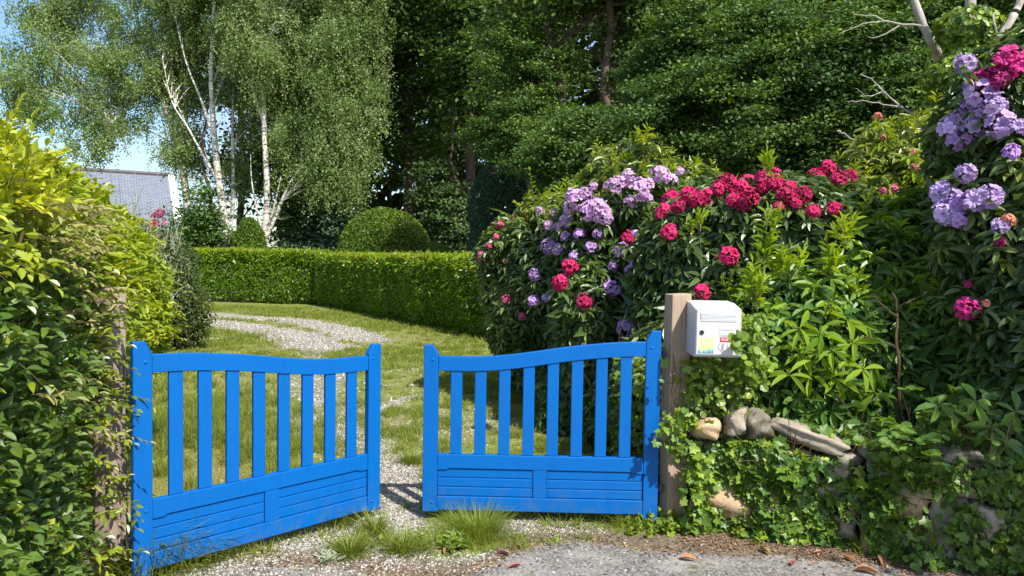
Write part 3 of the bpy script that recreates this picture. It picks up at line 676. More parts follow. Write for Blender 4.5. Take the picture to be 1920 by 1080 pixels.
def bush(name, label, cat, base, blobs, mat, n, L, W, kind='rosette', tint=lambda p, nn: 0.0, k=8, core=True, amp=.14, s=3.0, group=None, tmpl=T_MID, inner=.25, low=-.75, stems=True, el=(-.35, .45), smat=None):
    t = thing(name, label, cat, (base[0], base[1], 0), group)
    g = Geo(); p, nn = blob_surf(blobs, n, amp, s, len(name), inner, low)
    if kind == 'rosette':
        ax = nrm(nn*.7+UP*.75+.35*rng.normal(size=p.shape))
        rosettes(g, p, ax, k, L*U(.8, 1.15, len(p)), W, el[0], el[1], tmpl, tint(p, nn))
    elif kind == 'flat':
        d = nrm(nn*.25+rv(len(p))); leaves(g, p, d, nrm(nn*.6+UP*.55+.55*rng.normal(size=p.shape)), L*U(.7, 1.2, len(p)), W*U(.8, 1.2, len(p)), tmpl, tint(p, nn))
    if core:   # shaded inner foliage, the same leaves further in
        b2 = [(c, np.array(r)*.80) for c, r in blobs]; p2, n2 = blob_surf(b2, int(n*(1.6 if kind == 'rosette' else .7)), .2, s, 3, .35, -1, .9)
        leaves(g, p2, nrm(n2*.2+rv(len(p2))-UP*.4), nrm(n2+.6*rng.normal(size=p2.shape)), L*1.7, W*2.2, T_MID, 0.0)
    more(t, 'foliage', g, mat)
    if stems:
        gs = Geo(); idx = rng.choice(len(p), min(46, len(p)), replace=False); b0 = np.array([base[0], base[1], 0.0])
        e = p[idx]; st = b0+np.stack([U(-.25, .25, len(e)), U(-.2, .2, len(e)), np.zeros(len(e))-.02], -1)+(e-b0)*np.array([.35, .35, 0])
        mid = st*.45+e*.55; mid[:, :2] = st[:, :2]*.6+e[:, :2]*.4
        path = np.stack([poly([a, b, c], 9) for a, b, c in zip(st, mid, e)]); path += .02*rng.normal(size=path.shape)*np.linspace(0, 1, 9)[None, :, None]
        tubes(gs, path, np.linspace(.016, .004, 9)[None], 5); more(t, 'stems', gs, smat or M_twig)
    return t, p, nn

# ---- rhododendron flower heads (shared meshes, one object each)
def floret_v(depth=.5, frill=.12, ph=0.0, n=20):
    V = []; rr = [.05, .34, .70, 1.0]
    for r in rr:
        for j in range(n):
            a = 2*math.pi*j/n; lob = .70+.30*abs(math.cos(2.5*a))**.7
            R_ = r*(1-(1-lob)*r*r); z = depth*(r**.55)-.28*max(0, r-.6)**1.2*2+frill*math.sin(5*a*2+ph)*r*r*.5
            V.append((R_*math.cos(a), R_*math.sin(a), z))
    F = [[i*n+j, i*n+(j+1) % n, (i+1)*n+(j+1) % n, (i+1)*n+j] for i in range(len(rr)-1) for j in range(n)]
    return np.array(V), np.array(F)
def truss_mesh(name, mat, rad, fl, count, open_=1.0, frill=.12, seed=0, cone=.35):
    r_ = np.random.default_rng(seed); g = Geo()
    for i in range(count):
        z = 1-(i+.5)/count*(1.25); th = i*2.399+r_.uniform(-.2, .2); s_ = math.sqrt(max(0, 1-z*z))
        d = nrm(np.array([s_*math.cos(th), s_*math.sin(th), z*.9+.1])+r_.normal(size=3)*.17)
        V, F = floret_v(.55+.15*r_.random(), frill, r_.uniform(0, 6)); a = nrm(np.cross(d, r_.normal(size=3))); b = np.cross(d, a)
        sc = fl*r_.uniform(.78, 1.12)
        c = d*np.array([rad, rad, rad*(1+cone*(z > .3))])*r_.uniform(.38, .80)
        W = c+(a*V[:, :1]+b*V[:, 1:2])*sc*open_+d*V[:, 2:]*sc*1.15
        tint = np.concatenate([np.zeros(40), np.full(20, .22)])
        g.add(W, [F], [tint])
    return g.mesh(name, mat, False)
def petals(a, b): return petalmat('petals', a, b)
M_crim = petals((.38, .002, .055), (.58, .008, .125)); M_lil = petals((.42, .22, .62), (.58, .34, .72)); M_pinkl = petals((.54, .27, .58), (.75, .46, .71))
M_viol = petals((.44, .27, .66), (.64, .45, .80)); M_pink = petals((.58, .05, .16), (.72, .14, .26)); M_coral = petals((.62, .16, .12), (.70, .28, .18)); M_mag = petals((.50, .010, .16), (.66, .03, .25))
TRU = {}
for nm, mt, rad, fl, cnt, fr in (('crim', M_crim, .078, .043, 15, .26), ('lil', M_lil, .075, .036, 14, .16), ('pinkl', M_pinkl, .08, .035, 15, .16), ('viol', M_viol, .088, .056, 12, .20), ('pink', M_pink, .055, .024, 14, .12), ('coral', M_coral, .045, .022, 10, .2), ('mag', M_mag, .085, .042, 16, .2)):
    TRU[nm] = [truss_mesh('flower_cluster', mt, rad, fl, cnt, 1.0, fr, s_+len(nm)*7) for s_ in range(3)]
fcount = 0
def flower(parent, kind, px, py, d, size=1.0, ax=None):
    global fcount; fcount += 1
    p = P(px, py, d); a = nrm(np.array(ax if ax is not None else (random.uniform(-.4, .3), random.uniform(-1.0, -.45), random.uniform(.35, .9))))
    o = link('flower_cluster', TRU[kind][fcount % 3], parent); o.rotation_mode = 'QUATERNION'
    o.rotation_quaternion = Vector(a).to_track_quat('Z', 'Y') @ Matrix.Rotation(random.uniform(0, 6), 3, 'Z').to_quaternion()
    o.location = Vector(p)-parent.location; s_ = size*random.uniform(.8, 1.1); s_ *= .87 if kind == 'crim' else 1; o.scale = (s_, s_, s_*.92)
    return p
def whorl(mat_geo, p, k, L, W, el=(-.5, .15), tint=.1, ax=(0, -.5, .85)):
    rosettes(mat_geo, np.array([p]), np.array([ax], float), k, L, W, el[0], el[1], T_LONG, tint)

# ------------------------------------------------------------------ hedges on the left
def fx(Y): return -.78-.33*Y
def hedge_points(y0, y1, n, top, face_off, x_in=1.3, rec=.25):
    """points on the drive-side face and the top of the hedge running along the drive"""
    a_face = (y1-y0)*top; a_top = (y1-y0)*x_in; nf = int(n*a_face/(a_face+a_top)); nt = n-nf
    Y = U(y0, y1, nf); Z = U(.02, 1, nf)*top
    off = -rec*np.clip(1-Z, 0, 1)*np.clip((Y-3)/1.5, 0, 1)-.10*np.clip((Z-top+.35)/.35, 0, 1)**2*3
    X = fx(Y)+face_off+off-.085*np.clip((Y-2.95)/.45, 0, 1)*(Y < 3.63); p1 = np.stack([X, Y, Z], -1); n1 = np.tile(nrm(np.array([.95, -.05, .15])), (nf, 1))
    Y = U(y0, y1, nt); q = rng.random(nt); X = fx(Y)+face_off-.22-x_in*q; p2 = np.stack([X, Y, top+.0*Y+.06*np.sin(q*7)], -1); n2 = np.tile(nrm(np.array([.1, -.25, 1.0])), (nt, 1))
    return np.concatenate([p1, p2]), np.concatenate([n1, n2])
hA = thing('hedge', 'dark leafy hedge with yellow-green top at the left edge of the photo', 'hedge', (float(fx(2.6))-.7, 2.6, 0))
gl = Geo(); gs = Geo(); gb = Geo()
topA = lambda p: 1.90+.10*np.sin(3*p[:, 1])-.04*(p[:, 1]-2)
def placeA(p, nn, amp):
    p = p.copy(); top = 1.93+.03*(p[:, 1]-2.0)+.05*np.sin(4*p[:, 1]+3*p[:, 0]); p[:, 2] *= top/1.9
    b = lump(p, 5.0, 1.0); b2 = lump(p, 11.0, 2.0); return p+nn*(amp*b+.04*b2)[:, None]
p, nn = hedge_points(1.3, 3.62, 10500, 1.9, 0.0); inw = rng.random(len(p))**1.6*.20; p = placeA(p, nn, .085)-nn*inw[:, None]
hz = p[:, 2]; young = np.clip((hz-1.52-.16*lump(p, 4))/.22, 0, 1)*U(.45, 1, len(p))
young = np.where(rng.random(len(p)) < .06, .6, young)
d = nrm(nn*.5+rv(len(p))*.8+UP*.35); leaves(gl, p, d, nrm(nn*.6+UP*.5+.45*rng.normal(size=p.shape)), U(.044, .070, len(p))*(1+.3*young), U(.023, .034, len(p)), T_LEAF, young)
p, nn = hedge_points(1.3, 3.62, 2600, 1.9, 0.0); p = placeA(p, nn, .085)-nn*U(.2, .45, len(p))[:, None]
leaves(gl, p, rv(len(p)), nn+.5*rng.normal(size=p.shape), .09, .06, T_MID, 0.0)
# shoots standing out of the face and the top
p, nn = hedge_points(1.3, 3.62, 760, 1.9, 0.0); p = placeA(p, nn, .085)
ty = np.clip((p[:, 2]-1.45)/.3, 0, 1)
shoots(gl, gs, p-nn*.04, nrm(nn*.8+UP*.35+.55*rng.normal(size=p.shape)+np.array([.3, 0, 0])), U(.07, .19, len(p)), 8, .066, .033, T_LEAF, ty*.95+.08, .3, .0018)
tp = p[(p[:, 2] > 1.75)][:130]; shoots(gl, gs, tp, nrm(np.array([.1, 0, 1.0])+.35*rng.normal(size=tp.shape)), U(.10, .26, len(tp)), 10, .078, .032, T_LEAF, U(.55, 1, len(tp)), .05, .002)
# pale sprays sweeping to the right across the middle and over the post
nb = 46; Yb = U(2.4, 3.45, nb); Zb = np.concatenate([U(1.50, 1.80, 30), U(.35, 1.5, nb-30)]); pb = np.stack([fx(Yb)-.02, Yb, Zb], -1)
shoots(gb, gs, pb, nrm(np.array([.8, .25, .12])+.3*rng.normal(size=pb.shape)), U(.12, .27, nb), 9, .055, .019, T_LEAF, .4, .25, .0018, .5)
nb = 44; Yb = U(3.25, 3.60, nb); pb = np.stack([fx(Yb)-.02, Yb, U(.1, 1.5, nb)], -1)
shoots(gl, gs, pb, nrm(np.array([.9, .1, .1])+.3*rng.normal(size=pb.shape)), U(.12, .24, nb), 8, .06, .024, T_LEAF, U(.2, .7, nb), .25, .0018, .6)
put('foliage', gl, L_cot, hA); put('pale_sprays', gb, L_beige, hA)
yy = U(1.4, 3.6, 60); st = np.stack([fx(yy)-U(.2, .6, 60), yy, yy*0], -1); en = st+np.stack([U(.05, .3, 60), U(-.2, .2, 60), U(1.2, 1.75, 60)], -1)
tubes(gs, np.stack([poly([a, (a+b)/2+.05*rng.normal(size=3), b], 7) for a, b in zip(st, en)]), np.linspace(.012, .004, 7)[None], 5)
put('stems', gs, M_twig, hA)

hB = thing('hedge', 'bright yellow-green hedge behind the grey post along the drive', 'hedge', (float(fx(4.9))-.7, 4.9, 0))
gl = Geo(); gs = Geo()
def placeB(p, nn, amp):
    p = p.copy(); top = 1.99-.07*np.clip(p[:, 1]-3.6, 0, 3)-.2*np.clip(p[:, 1]-5.0, 0, 1)**2+.05*np.sin(4*p[:, 1]); p[:, 2] *= top/1.8
    return p+nn*(amp*lump(p, 4.0, 2.0))[:, None]
p, nn = hedge_points(3.62, 5.85, 6000, 1.8, -.02, 1.3, .45); p = placeB(p, nn, .10)-nn*(rng.random(len(p))**1.6*.2)[:, None]
d = nrm(nn*.5+rv(len(p))*.7+np.array([.2, -.3, -.1])); leaves(gl, p, d, nrm(nn*.5+UP*.6+.45*rng.normal(size=p.shape)), U(.06, .09, len(p)), U(.026, .038, len(p)), T_LEAF, U(0, .5, len(p)))
p, nn = hedge_points(3.62, 5.8, 1500, 1.8, -.02, 1.3, .45); p = placeB(p, nn, .1)-nn*U(.2, .45, len(p))[:, None]; leaves(gl, p, rv(len(p)), nn+.5*rng.normal(size=p.shape), .1, .06, T_MID, 0.0)
ye = U(-.9, 0, 900); pe = np.stack([fx(5.8)+ye, 5.85+.15*np.sin(ye*5), U(.7, 1.5, 900)], -1); leaves(gl, pe, rv(900), rv(900), .065, .028, T_LEAF, .2)
p, nn = hedge_points(3.62, 5.85, 620, 1.8, -.02, 1.3, .45); p = placeB(p, nn, .10)
shoots(gl, gs, p-nn*.03, nrm(nn*.7+UP*.4+.45*rng.normal(size=p.shape)), U(.1, .24, len(p)), 9, .064, .024, T_LEAF, U(.3, 1, len(p)), .3, .002)
put('foliage', gl, L_gold, hB)
yy = U(3.7, 5.7, 40); st = np.stack([fx(yy)-U(.3, .7, 40), yy, yy*0], -1); en = st+np.stack([U(.0, .3, 40), U(-.2, .2, 40), U(1.0, 1.5, 40)], -1)
tubes(gs, np.stack([poly([a, (a+b)/2+.05*rng.normal(size=3), b], 7) for a, b in zip(st, en)]), np.linspace(.012, .004, 7)[None], 5); put('stems', gs, M_twig, hB)

# shrub further along the drive
c = P(352, 520, 12.5)
bush('shrub', 'dark small-leaved shrub with bronze tips between the yellow hedge and the lawn', 'shrub', c, [((c[0]-.85, c[1], 1.0), (.95, .9, 1.08)), ((c[0]-1.6, c[1]+.3, 1.2), (1.0, .9, 1.1)), ((c[0]-.4, c[1]-.1, .55), (.75, .7, .7))],
     L_brown, 11000, .075, .03, 'flat', lambda p, nn: np.clip((p[:, 2]-1.55)/.5, 0, 1)*U(0, 1, len(p)), amp=.22, inner=.3, s=5)
c = P(230, 420, 11)
t_, p, nn = bush('shrub', 'silvery wispy shrub in front of the slate roof', 'shrub', c, [((c[0], c[1], 1.3), (.95, .6, 1.05))], L_silver, 900, .06, .012, 'flat', amp=.1, inner=.3, smat=L_silver)
gl = Geo(); gs = Geo(); q = p[p[:, 2] > 1.6][:80]; shoots(gl, gs, q, nrm(np.array([0, 0, 1.0])+.22*rng.normal(size=q.shape)), U(.2, .6, len(q)), 14, .04, .009, T_QUAD, .3, 0, .005); more(t_, 'stems', gs, L_silver); more(t_, 'foliage', gl, L_silver)
t_, p, nn = bush('rhododendron', 'far pink-flowered bush below the white gable edge', 'rhododendron', P(300, 440, 15), [(tuple(P(303, 455, 15)*np.array([1, 1, 0])+np.array([0, 0, 1.1])), (.7, .6, .95))], L_rhodo, 420, .12, .035, 'rosette', k=6)
for i in range(7): flower(t_, 'mag' if i % 2 else 'pink', 285+random.random()*30, 400+random.random()*28, 14.4, 1.1)

# ------------------------------------------------------------------ clipped laurel hedge across the garden
H1 = G(390, 566); HC = G(592, 572); H2 = G(960, 648)
def clipped(label, a, b, n, h, th, ext_a=0.0, ext_b=0.0, shade=0.0):
    a = np.array([a[0], a[1]]); b = np.array([b[0], b[1]]); dr = nrm(b-a); a = a-dr*ext_a; b = b+dr*ext_b; Lh = np.linalg.norm(b-a)
    no = np.array([dr[1], -dr[0]]);
    if no @ (a-np.array([0, 0])) > 0: no = -no
    t = thing('hedge', label, 'hedge', (*((a+b)/2), 0)); g = Geo(); n3 = np.array([no[0], no[1], 0])
    def pts(n, inn):
        nf = int(n*.55); nt = n-nf
        u = U(0, Lh, nf); z = h*U(0, 1, nf)**.9; bul = .07*lump(np.stack([u, u*0, z], -1), 2.6)+.05*np.sin(z*2.2)-.10*np.clip((z-h+.2)/.2, 0, 1)**2-.16*np.clip(1-z/.3, 0, 1)
        p1 = np.column_stack([a+dr*u[:, None]+no*(bul-inn[:nf])[:, None], z])
        u = U(0, Lh, nt); v = U(0, th, nt); zz = h+.035*lump(np.stack([u, v, v*0], -1), 3.2)-inn[nf:]*.7-.05*np.clip(1-v/.15, 0, 1)
        p2 = np.column_stack([a+dr*u[:, None]-no*v[:, None], zz])
        return np.concatenate([p1, p2]), np.concatenate([np.tile(n3, (nf, 1)), np.tile(UP, (nt, 1))])
    inn = rng.random(n)**2*.16; p, nn = pts(n, inn)
    ty = np.clip((p[:, 2]-h+.18+.10*rng.normal(size=n))/.2, 0, 1)*U(.3, 1, n)+(rng.random(n) < .1)*.35
    d = nrm(nn*.45+rv(n)*.8-UP*.1+UP*.7*(nn[:, 2:3] > .5)); leaves(g, p, d, nrm(nn*.5+UP*.5+.5*rng.normal(size=p.shape)), U(.08, .12, n), U(.032, .045, n), T_MID, np.clip(ty, 0, 1))
    p, nn = pts(int(n*.35), U(.15, .4, int(n*.35))); leaves(g, p, rv(len(p)), nn+.4*rng.normal(size=p.shape), .2, .12, T_QUAD, 0.0)
    m_ = int(Lh*16); u = U(0, Lh, m_); q = np.column_stack([a+dr*u[:, None]-no*U(0, th*.7, m_)[:, None], np.full(m_, h-.02)])
    gs = Geo(); shoots(g, gs, q, nrm(UP+.45*rng.normal(size=q.shape)), U(.06, .17, m_), 6, .085, .03, T_MID, U(.5, 1, m_), 0, .003)
    put('foliage', g, L_laurel, t)
    mm = int(Lh*4); u = U(0, Lh, mm); st = np.column_stack([a+dr*u[:, None]-no*U(.15, .6, mm)[:, None], np.zeros(mm)]); en = st+np.column_stack([U(-.2, .2, (mm, 2)), np.full(mm, h*.85)])
    tubes(gs, np.stack([poly([x, (x+y)/2+.05*rng.normal(size=3), y], 5) for x, y in zip(st, en)]), np.linspace(.02, .006, 5)[None], 5); put('stems', gs, M_twig, t)
clipped('sunlit far stretch of clipped laurel hedge standing in front of the birch trunks', H1, HC, 20000, 1.70, .9, 5.5, .1)
clipped('long clipped laurel hedge running from the far corner to the rhododendrons', HC, H2, 44000, 1.60, .9, .0, 3.0)

# ------------------------------------------------------------------ clipped shrubs behind the hedge
c = P(722, 470, 25.5); zt = P(722, 390, 25.5)[2]
bush('clipped_bush', 'large round clipped green bush behind the laurel hedge', 'topiary', c, [((c[0], c[1], zt-1.75), (1.62, 1.5, 1.75)), ((c[0], c[1], .7), (1.55, 1.4, .9))], L_box, 26000, .075, .045, 'flat', lambda p, nn: (rng.random(len(p)) < .12)*.6, amp=.02, s=2.5, tmpl=T_QUAD, inner=.06, group=None)
c = P(812, 470, 25); bush('clipped_bush', 'small low bush to the right of the round clipped bush', 'topiary', c, [((c[0], c[1], 1.1), (.95, .8, .95))], L_box, 6000, .075, .045, 'flat', amp=.05, tmpl=T_QUAD, inner=.1)
c = P(468, 460, 27); bush('clipped_bush', 'small egg-shaped green bush between the two white birch trunks', 'topiary', c, [((c[0], c[1], 1.5), (.62, .6, 1.42))], L_box, 8000, .075, .045, 'flat', amp=.06, tmpl=T_QUAD, inner=.1)
c = P(960, 470, 22); zt = P(960, 288, 22)[2]
bush('clipped_tree', 'tall rounded dark clipped tree behind the pink rhododendrons', 'topiary', c, [((c[0]+.15, c[1], zt-1.6), (1.45, 1.3, 1.6)), ((c[0]+.1, c[1], 1.7), (1.40, 1.3, 2.2)), ((c[0]+1.5, c[1]+.6, zt-1.5), (1.5, 1.2, 1.6)), ((c[0]+1.4, c[1]+.6, 1.7), (1.4, 1.2, 2.0))], L_blue, 46000, .08, .035, 'flat', amp=.03, s=2.2, tmpl=T_QUAD, inner=.1)

# ------------------------------------------------------------------ trees
def tree(name, label, cat, trunk_pts, r0, r1, blobs, mat, ncl, per, rcl, L, W, bark, flat=.45, limbs=26, tmpl=T_QUAD, group=None, extra=(), outer=2.4, tintf=None):
    base = trunk_pts[0]; t = thing(name, label, cat, (base[0], base[1], 0), group)
    g = Geo(); path = poly(trunk_pts, 16); path += np.concatenate([np.zeros((1, 3)), .35*r0*rng.normal(size=(15, 3))*np.array([1, 1, 0])])
    rad = np.linspace(r0, r1, 16)*(1+.5*np.exp(-np.arange(16)*1.2)); tubes(g, [path], [rad], 12)
    put('trunk', g, bark, t, smooth=True)
    stems = [path]
    for ep, er0, er1 in extra:
        g = Geo(); q = poly(ep, 14); tubes(g, [q], [np.linspace(er0, er1, 14)], 9); put('limb', g, bark, t, smooth=True); stems.append(q)
    allp = np.concatenate(stems)
    C = np.array([b[0] for b in blobs]); R = np.array([b[1] for b in blobs], float); vol = (R.prod(1))**.75
    k = rng.choice(len(blobs), ncl, p=vol/vol.sum()); d = rv(ncl); r = rng.random(ncl)**(1/outer)*U(.75, 1.22, ncl); cc = C[k]+d*R[k]*r[:, None]
    kp = lump(cc, .85/max(rcl, .2), 1.3) > -.08; cc = cc[kp]; k = k[kp]; ncl = len(cc)
    g = Geo(); cs = U(.6, 1.25, ncl); N = ncl*per; ci = np.repeat(np.arange(ncl), per)
    q = cc[ci]+rng.normal(size=(N, 3))*np.array([1, 1, flat])*(rcl*cs[ci])[:, None]
    out = nrm(q-C[k][ci]); leaves(g, q, rv(N)*np.array([1, 1, .5])-UP*.2, nrm(UP*.8+out*.3+.5*rng.normal(size=(N, 3))), L*U(.7, 1.25, N), W*U(.8, 1.2, N), tmpl, np.clip((rng.random(ncl)**2.2*.8)[ci]+.12*rng.normal(size=N), 0, 1))
    put('crown', g, mat, t)
    gs = Geo(); idx = rng.choice(ncl, min(limbs, ncl), replace=False); ps = []
    for i in idx:
        e = cc[i]; dd = np.hypot(allp[:, 0]-e[0], allp[:, 1]-e[1]); sc_ = dd+1.2*np.abs(allp[:, 2]-(e[2]-.7*dd)); s_ = allp[np.argmin(sc_)]
        mid = (s_+e)/2+np.array([0, 0, -.08*np.linalg.norm(e-s_)])+.06*np.linalg.norm(e-s_)*rng.normal(size=3); ps.append(poly([s_, mid, e], 9))
    tubes(gs, np.array(ps), np.linspace(r0*.30, r0*.04, 9)[None], 6); put('branches', gs, bark, t)
    return t
BS = 1.15
def far_(p): return CAM+(np.asarray(p)-CAM)*BS
def weeping(name, label, trunk_pts, r0, r1, extra, blobs, ns, hang, m, group, dens=1.35):
    trunk_pts = [far_(p) for p in trunk_pts]; trunk_pts[0][2] = 0; extra = [([far_(p) for p in e], a*.85, b*.35) for e, a, b in extra]; r0 *= .95; r1 *= .65
    blobs = [(far_(c), tuple(BS*x for x in r)) for c, r in blobs]; ns = int(ns*dens); hang = (hang[0]*.5, hang[1]*.72)
    base = trunk_pts[0]; t = thing(name, label, 'birch tree', (base[0], base[1], 0), group)
    g = Geo(); path = poly(trunk_pts, 18); tubes(g, [path], [np.linspace(r0, r1, 18)*(1+.5*np.exp(-np.arange(18)*1.0))], 12); put('trunk', g, M_birch, t, smooth=True)
    allp = [path]
    for ep, a, b in extra:
        g = Geo(); q = poly(ep, 14); tubes(g, [q], [np.linspace(a, b, 14)], 9); put('stem', g, M_birch, t, smooth=True); allp.append(q)
    allp = np.concatenate(allp)
    C = np.array([b[0] for b in blobs]); R = np.array([b[1] for b in blobs], float); vol = (R.prod(1))**.7
    nc = ns//11; k = rng.choice(len(blobs), nc, p=vol/vol.sum()); cc = C[k]+rv(nc)*R[k]*(rng.random(nc)**(1/2.5)*U(.8, 1.2, nc))[:, None]
    kp = lump(cc, 1.5, 2.0+len(label)) > -.13; cc = cc[kp]; nc = len(cc)
    ci = rng.integers(0, nc, ns); s0 = cc[ci]+rng.normal(size=(ns, 3))*np.array([.27, .27, .20])
    ln = U(hang[0], hang[1], ns); u = np.linspace(0, 1, m)[None]*np.ones((ns, 1)); sw_ = rng.normal(size=(ns, 3))*np.array([.28, .28, 0])
    q = s0[:, None]+sw_[:, None]*(u*ln[:, None])[..., None]-UP*(u**1.3*ln[:, None])[..., None]+.05*rng.normal(size=(ns, m, 3)); q = q.reshape(-1, 3); N = len(q)
    g = Geo(); leaves(g, q, nrm(rv(N)-UP*.8), rv(N), 0.088*U(.7, 1.25, N), .064, T_QUAD, np.clip((rng.random(nc)**2)[np.repeat(ci, m)]*.9+.15*rng.normal(size=N), 0, 1)); put('crown', g, L_birch, t)
    gs = Geo(); ps = []
    for i in rng.choice(nc, min(70, nc), replace=False):
        e = cc[i]; dd = np.hypot(allp[:, 0]-e[0], allp[:, 1]-e[1]); s_ = allp[np.argmin(dd+1.1*np.abs(allp[:, 2]-(e[2]-.9*dd))+20*(allp[:, 2] < 3.4))]
        ps.append(poly([s_, (s_+e)/2+[0, 0, .08*np.linalg.norm(e-s_)], e], 9))
    tubes(gs, np.array(ps), np.linspace(.024, .006, 9)[None], 5); sel = rng.choice(ns, ns//9, replace=False)
    tt = np.linspace(0, 1, 4)[None, :, None]; hp = s0[sel][:, None]+sw_[sel][:, None]*tt*ln[sel][:, None, None]-UP*(tt**1.3)*ln[sel][:, None, None]
    tubes(gs, hp, .004, 3, 1); put('branches', gs, [M_birch, M_twig], t)
    return t
def B(px, py, d, rx, ry, rz): return (P(px, py, d), (rx, ry, rz))
def gnd(px, py, d):
    p = P(px, py, d); p[2] = 0; return p
BG = 'weeping birches behind the laurel hedge'
weeping('birch_tree', 'left birch leaning over the slate roof with a branch reaching left', [gnd(362, 470, 26), P(352, 400, 26), P(340, 300, 26), P(318, 230, 26), P(292, 150, 26), P(262, 60, 26.2), P(240, -60, 26.4)], .17, .07,
        [([P(338, 290, 26), P(312, 262, 25.8), P(270, 243, 25.6), P(212, 236, 25.4)], .07, .02), ([P(325, 250, 26), P(300, 160, 26.4), P(240, 90, 26.4), P(150, 60, 26)], .07, .025), ([P(340, 300, 26), P(352, 200, 26.6), P(360, 100, 27)], .06, .03), ([P(356, 380, 26), P(372, 330, 26.3)], .04, .015)],
        [B(190, 150, 25.5, 2.5, 1.8, 2.0), B(95, 120, 25.2, 1.35, 1.4, 1.7), B(290, 30, 26, 2.4, 2, 2.4), B(140, 250, 24.8, 1.2, 1.1, 1.1), B(110, 10, 26, 1.6, 1.5, 2.0), B(345, 250, 26, .8, .8, 1.2), B(60, 190, 25, .8, .8, .7), B(40, 150, 25, .6, .7, .5), B(85, 30, 25.6, 1.0, 1, 1.0), B(270, 160, 26, 1.6, 1.4, 1.2), B(180, -70, 26, 3.4, 2, 1.6)], 5200, (.4, 1.1), 15, BG)
weeping('birch_tree', 'middle birch with a thick pale trunk splitting low in front of the wood', [gnd(426, 470, 25), P(424, 440, 25), P(412, 350, 25), P(403, 270, 25), P(396, 150, 25), P(400, 40, 25), P(405, -80, 25)], .19, .07,
        [([P(424, 455, 25), P(437, 380, 25.3), P(436, 250, 25.6), P(440, 120, 26), P(450, 0, 26)], .12, .04), ([P(410, 340, 25), P(380, 290, 25), P(350, 235, 25), P(322, 190, 25), P(305, 110, 25.2)], .07, .02), ([P(404, 270, 25), P(378, 190, 25), P(350, 120, 25), P(330, 40, 25)], .07, .03)],
        [B(390, 50, 26.6, 2.3, 1.5, 2.4), B(455, 190, 26.6, 1.1, 1.0, 1.5), B(345, 270, 26.2, .7, .8, .9), B(440, 320, 26, .5, .6, .8), B(400, -70, 25.5, 3.0, 2, 1.6), B(340, 130, 26.4, 1.1, 1, 1.3), B(440, 60, 24.2, .9, .6, 1.2)], 4600, (.4, 1.2), 15, BG)
weeping('birch_tree', 'right birch whose white stems fork widely just above the hedge', [gnd(494, 475, 24), P(494, 462, 24), P(500, 400, 24), P(500, 330, 24), P(495, 240, 24), P(495, 160, 24), P(490, 60, 24), P(488, -60, 24)], .16, .06,
        [([P(495, 455, 24), P(515, 410, 24), P(540, 350, 24), P(560, 315, 24), P(575, 250, 24.2), P(600, 160, 24.4)], .10, .03), ([P(494, 440, 24), P(484, 405, 24), P(472, 340, 24), P(470, 290, 24)], .06, .02), ([P(497, 440, 24), P(512, 395, 23.8), P(527, 330, 23.6)], .08, .03), ([P(498, 240, 24), P(480, 190, 24), P(470, 130, 24)], .05, .02)],
        [B(570, 60, 24, 2.4, 1.8, 2.4), B(645, 190, 24, 1.15, 1.2, 2.4), B(600, 270, 24, 1.3, 1, 1.3), B(540, 150, 25.2, 1.2, .9, 1.8), B(560, -70, 24, 3.0, 2, 1.5), B(640, 320, 24, .9, .8, 1.0), B(555, 260, 24.6, .8, .7, 1.1), B(655, 60, 24.3, 1.1, 1.2, 2.0), B(690, 150, 24.6, .6, .7, .9), B(670, 280, 24.3, .6, .6, .7), B(700, 60, 24.6, .5, .6, .6)], 6800, (.5, 1.5), 16, BG, 1.6)

WG = 'tall trees of the wood beyond the garden'
def wood(label, px, d, tr, blobs, ncl, per=80, mat=L_wood, L=.17, W=.11, rcl=.55, bark=M_barkd, pts=None, limbs=14, tmpl=T_HEX, name='oak_tree', grp=WG, flat=.4):
    pts = pts or [gnd(px, 470, d), P(px+4, 300, d), P(px-3, 150, d), P(px+5, 0, d), P(px+8, -160, d)]
    return tree(name, label, 'tree', pts, tr*.72, tr*.33, blobs, mat, int(ncl*1.5), per, rcl, L, W, bark, flat, limbs, tmpl, grp)
wood('deep green tree directly behind the right edge of the birch crowns', 668, 32, .26, [B(670, 60, 32, 2.6, 2.5, 4), B(640, 230, 32, 2.4, 2, 2.2), B(700, -120, 32, 4, 3, 3)], 330)
wood('dark tree rising above the round clipped bush', 765, 31, .28, [B(780, 90, 31, 2.4, 2.2, 3.2), B(770, 260, 31.5, 1.7, 1.8, 1.4), B(790, -120, 31, 4, 3, 3)], 300, mat=L_oak)
wood('dark tree with a reddish trunk left of the tall clipped tree', 884, 29, .30, [B(880, 60, 29, 2.6, 2.2, 3.0), B(860, 200, 30, 1.6, 1.8, 1.6), B(900, -130, 29, 4, 3, 3)], 300, bark=M_bark)
wood('tree with a slim brown trunk just right of the reddish one', 925, 27, .17, [B(960, 60, 27, 2.4, 2.0, 2.6), B(1000, -120, 27, 4, 3, 3), B(960, 200, 28, 1.3, 1.4, 1.0)], 260, bark=M_bark, pts=[gnd(925, 470, 27), P(926, 300, 27), P(921, 180, 27), P(935, 60, 27), P(950, -100, 27)])
wood('tree whose leaning sunlit trunk shows pink-brown in the canopy gap', 1075, 19, .22, [B(1000, 0, 19.6, 1.7, 1.2, 1.2), B(1120, -60, 19, 2.6, 1.6, 1.3), B(960, 110, 20, 1.0, 1, .9)], 150, bark=M_bark, L=.13, W=.09, rcl=.4, pts=[gnd(1085, 470, 19), P(1075, 320, 19), P(1055, 180, 19), P(1036, 90, 19), P(1018, -20, 19), P(1000, -150, 19)])
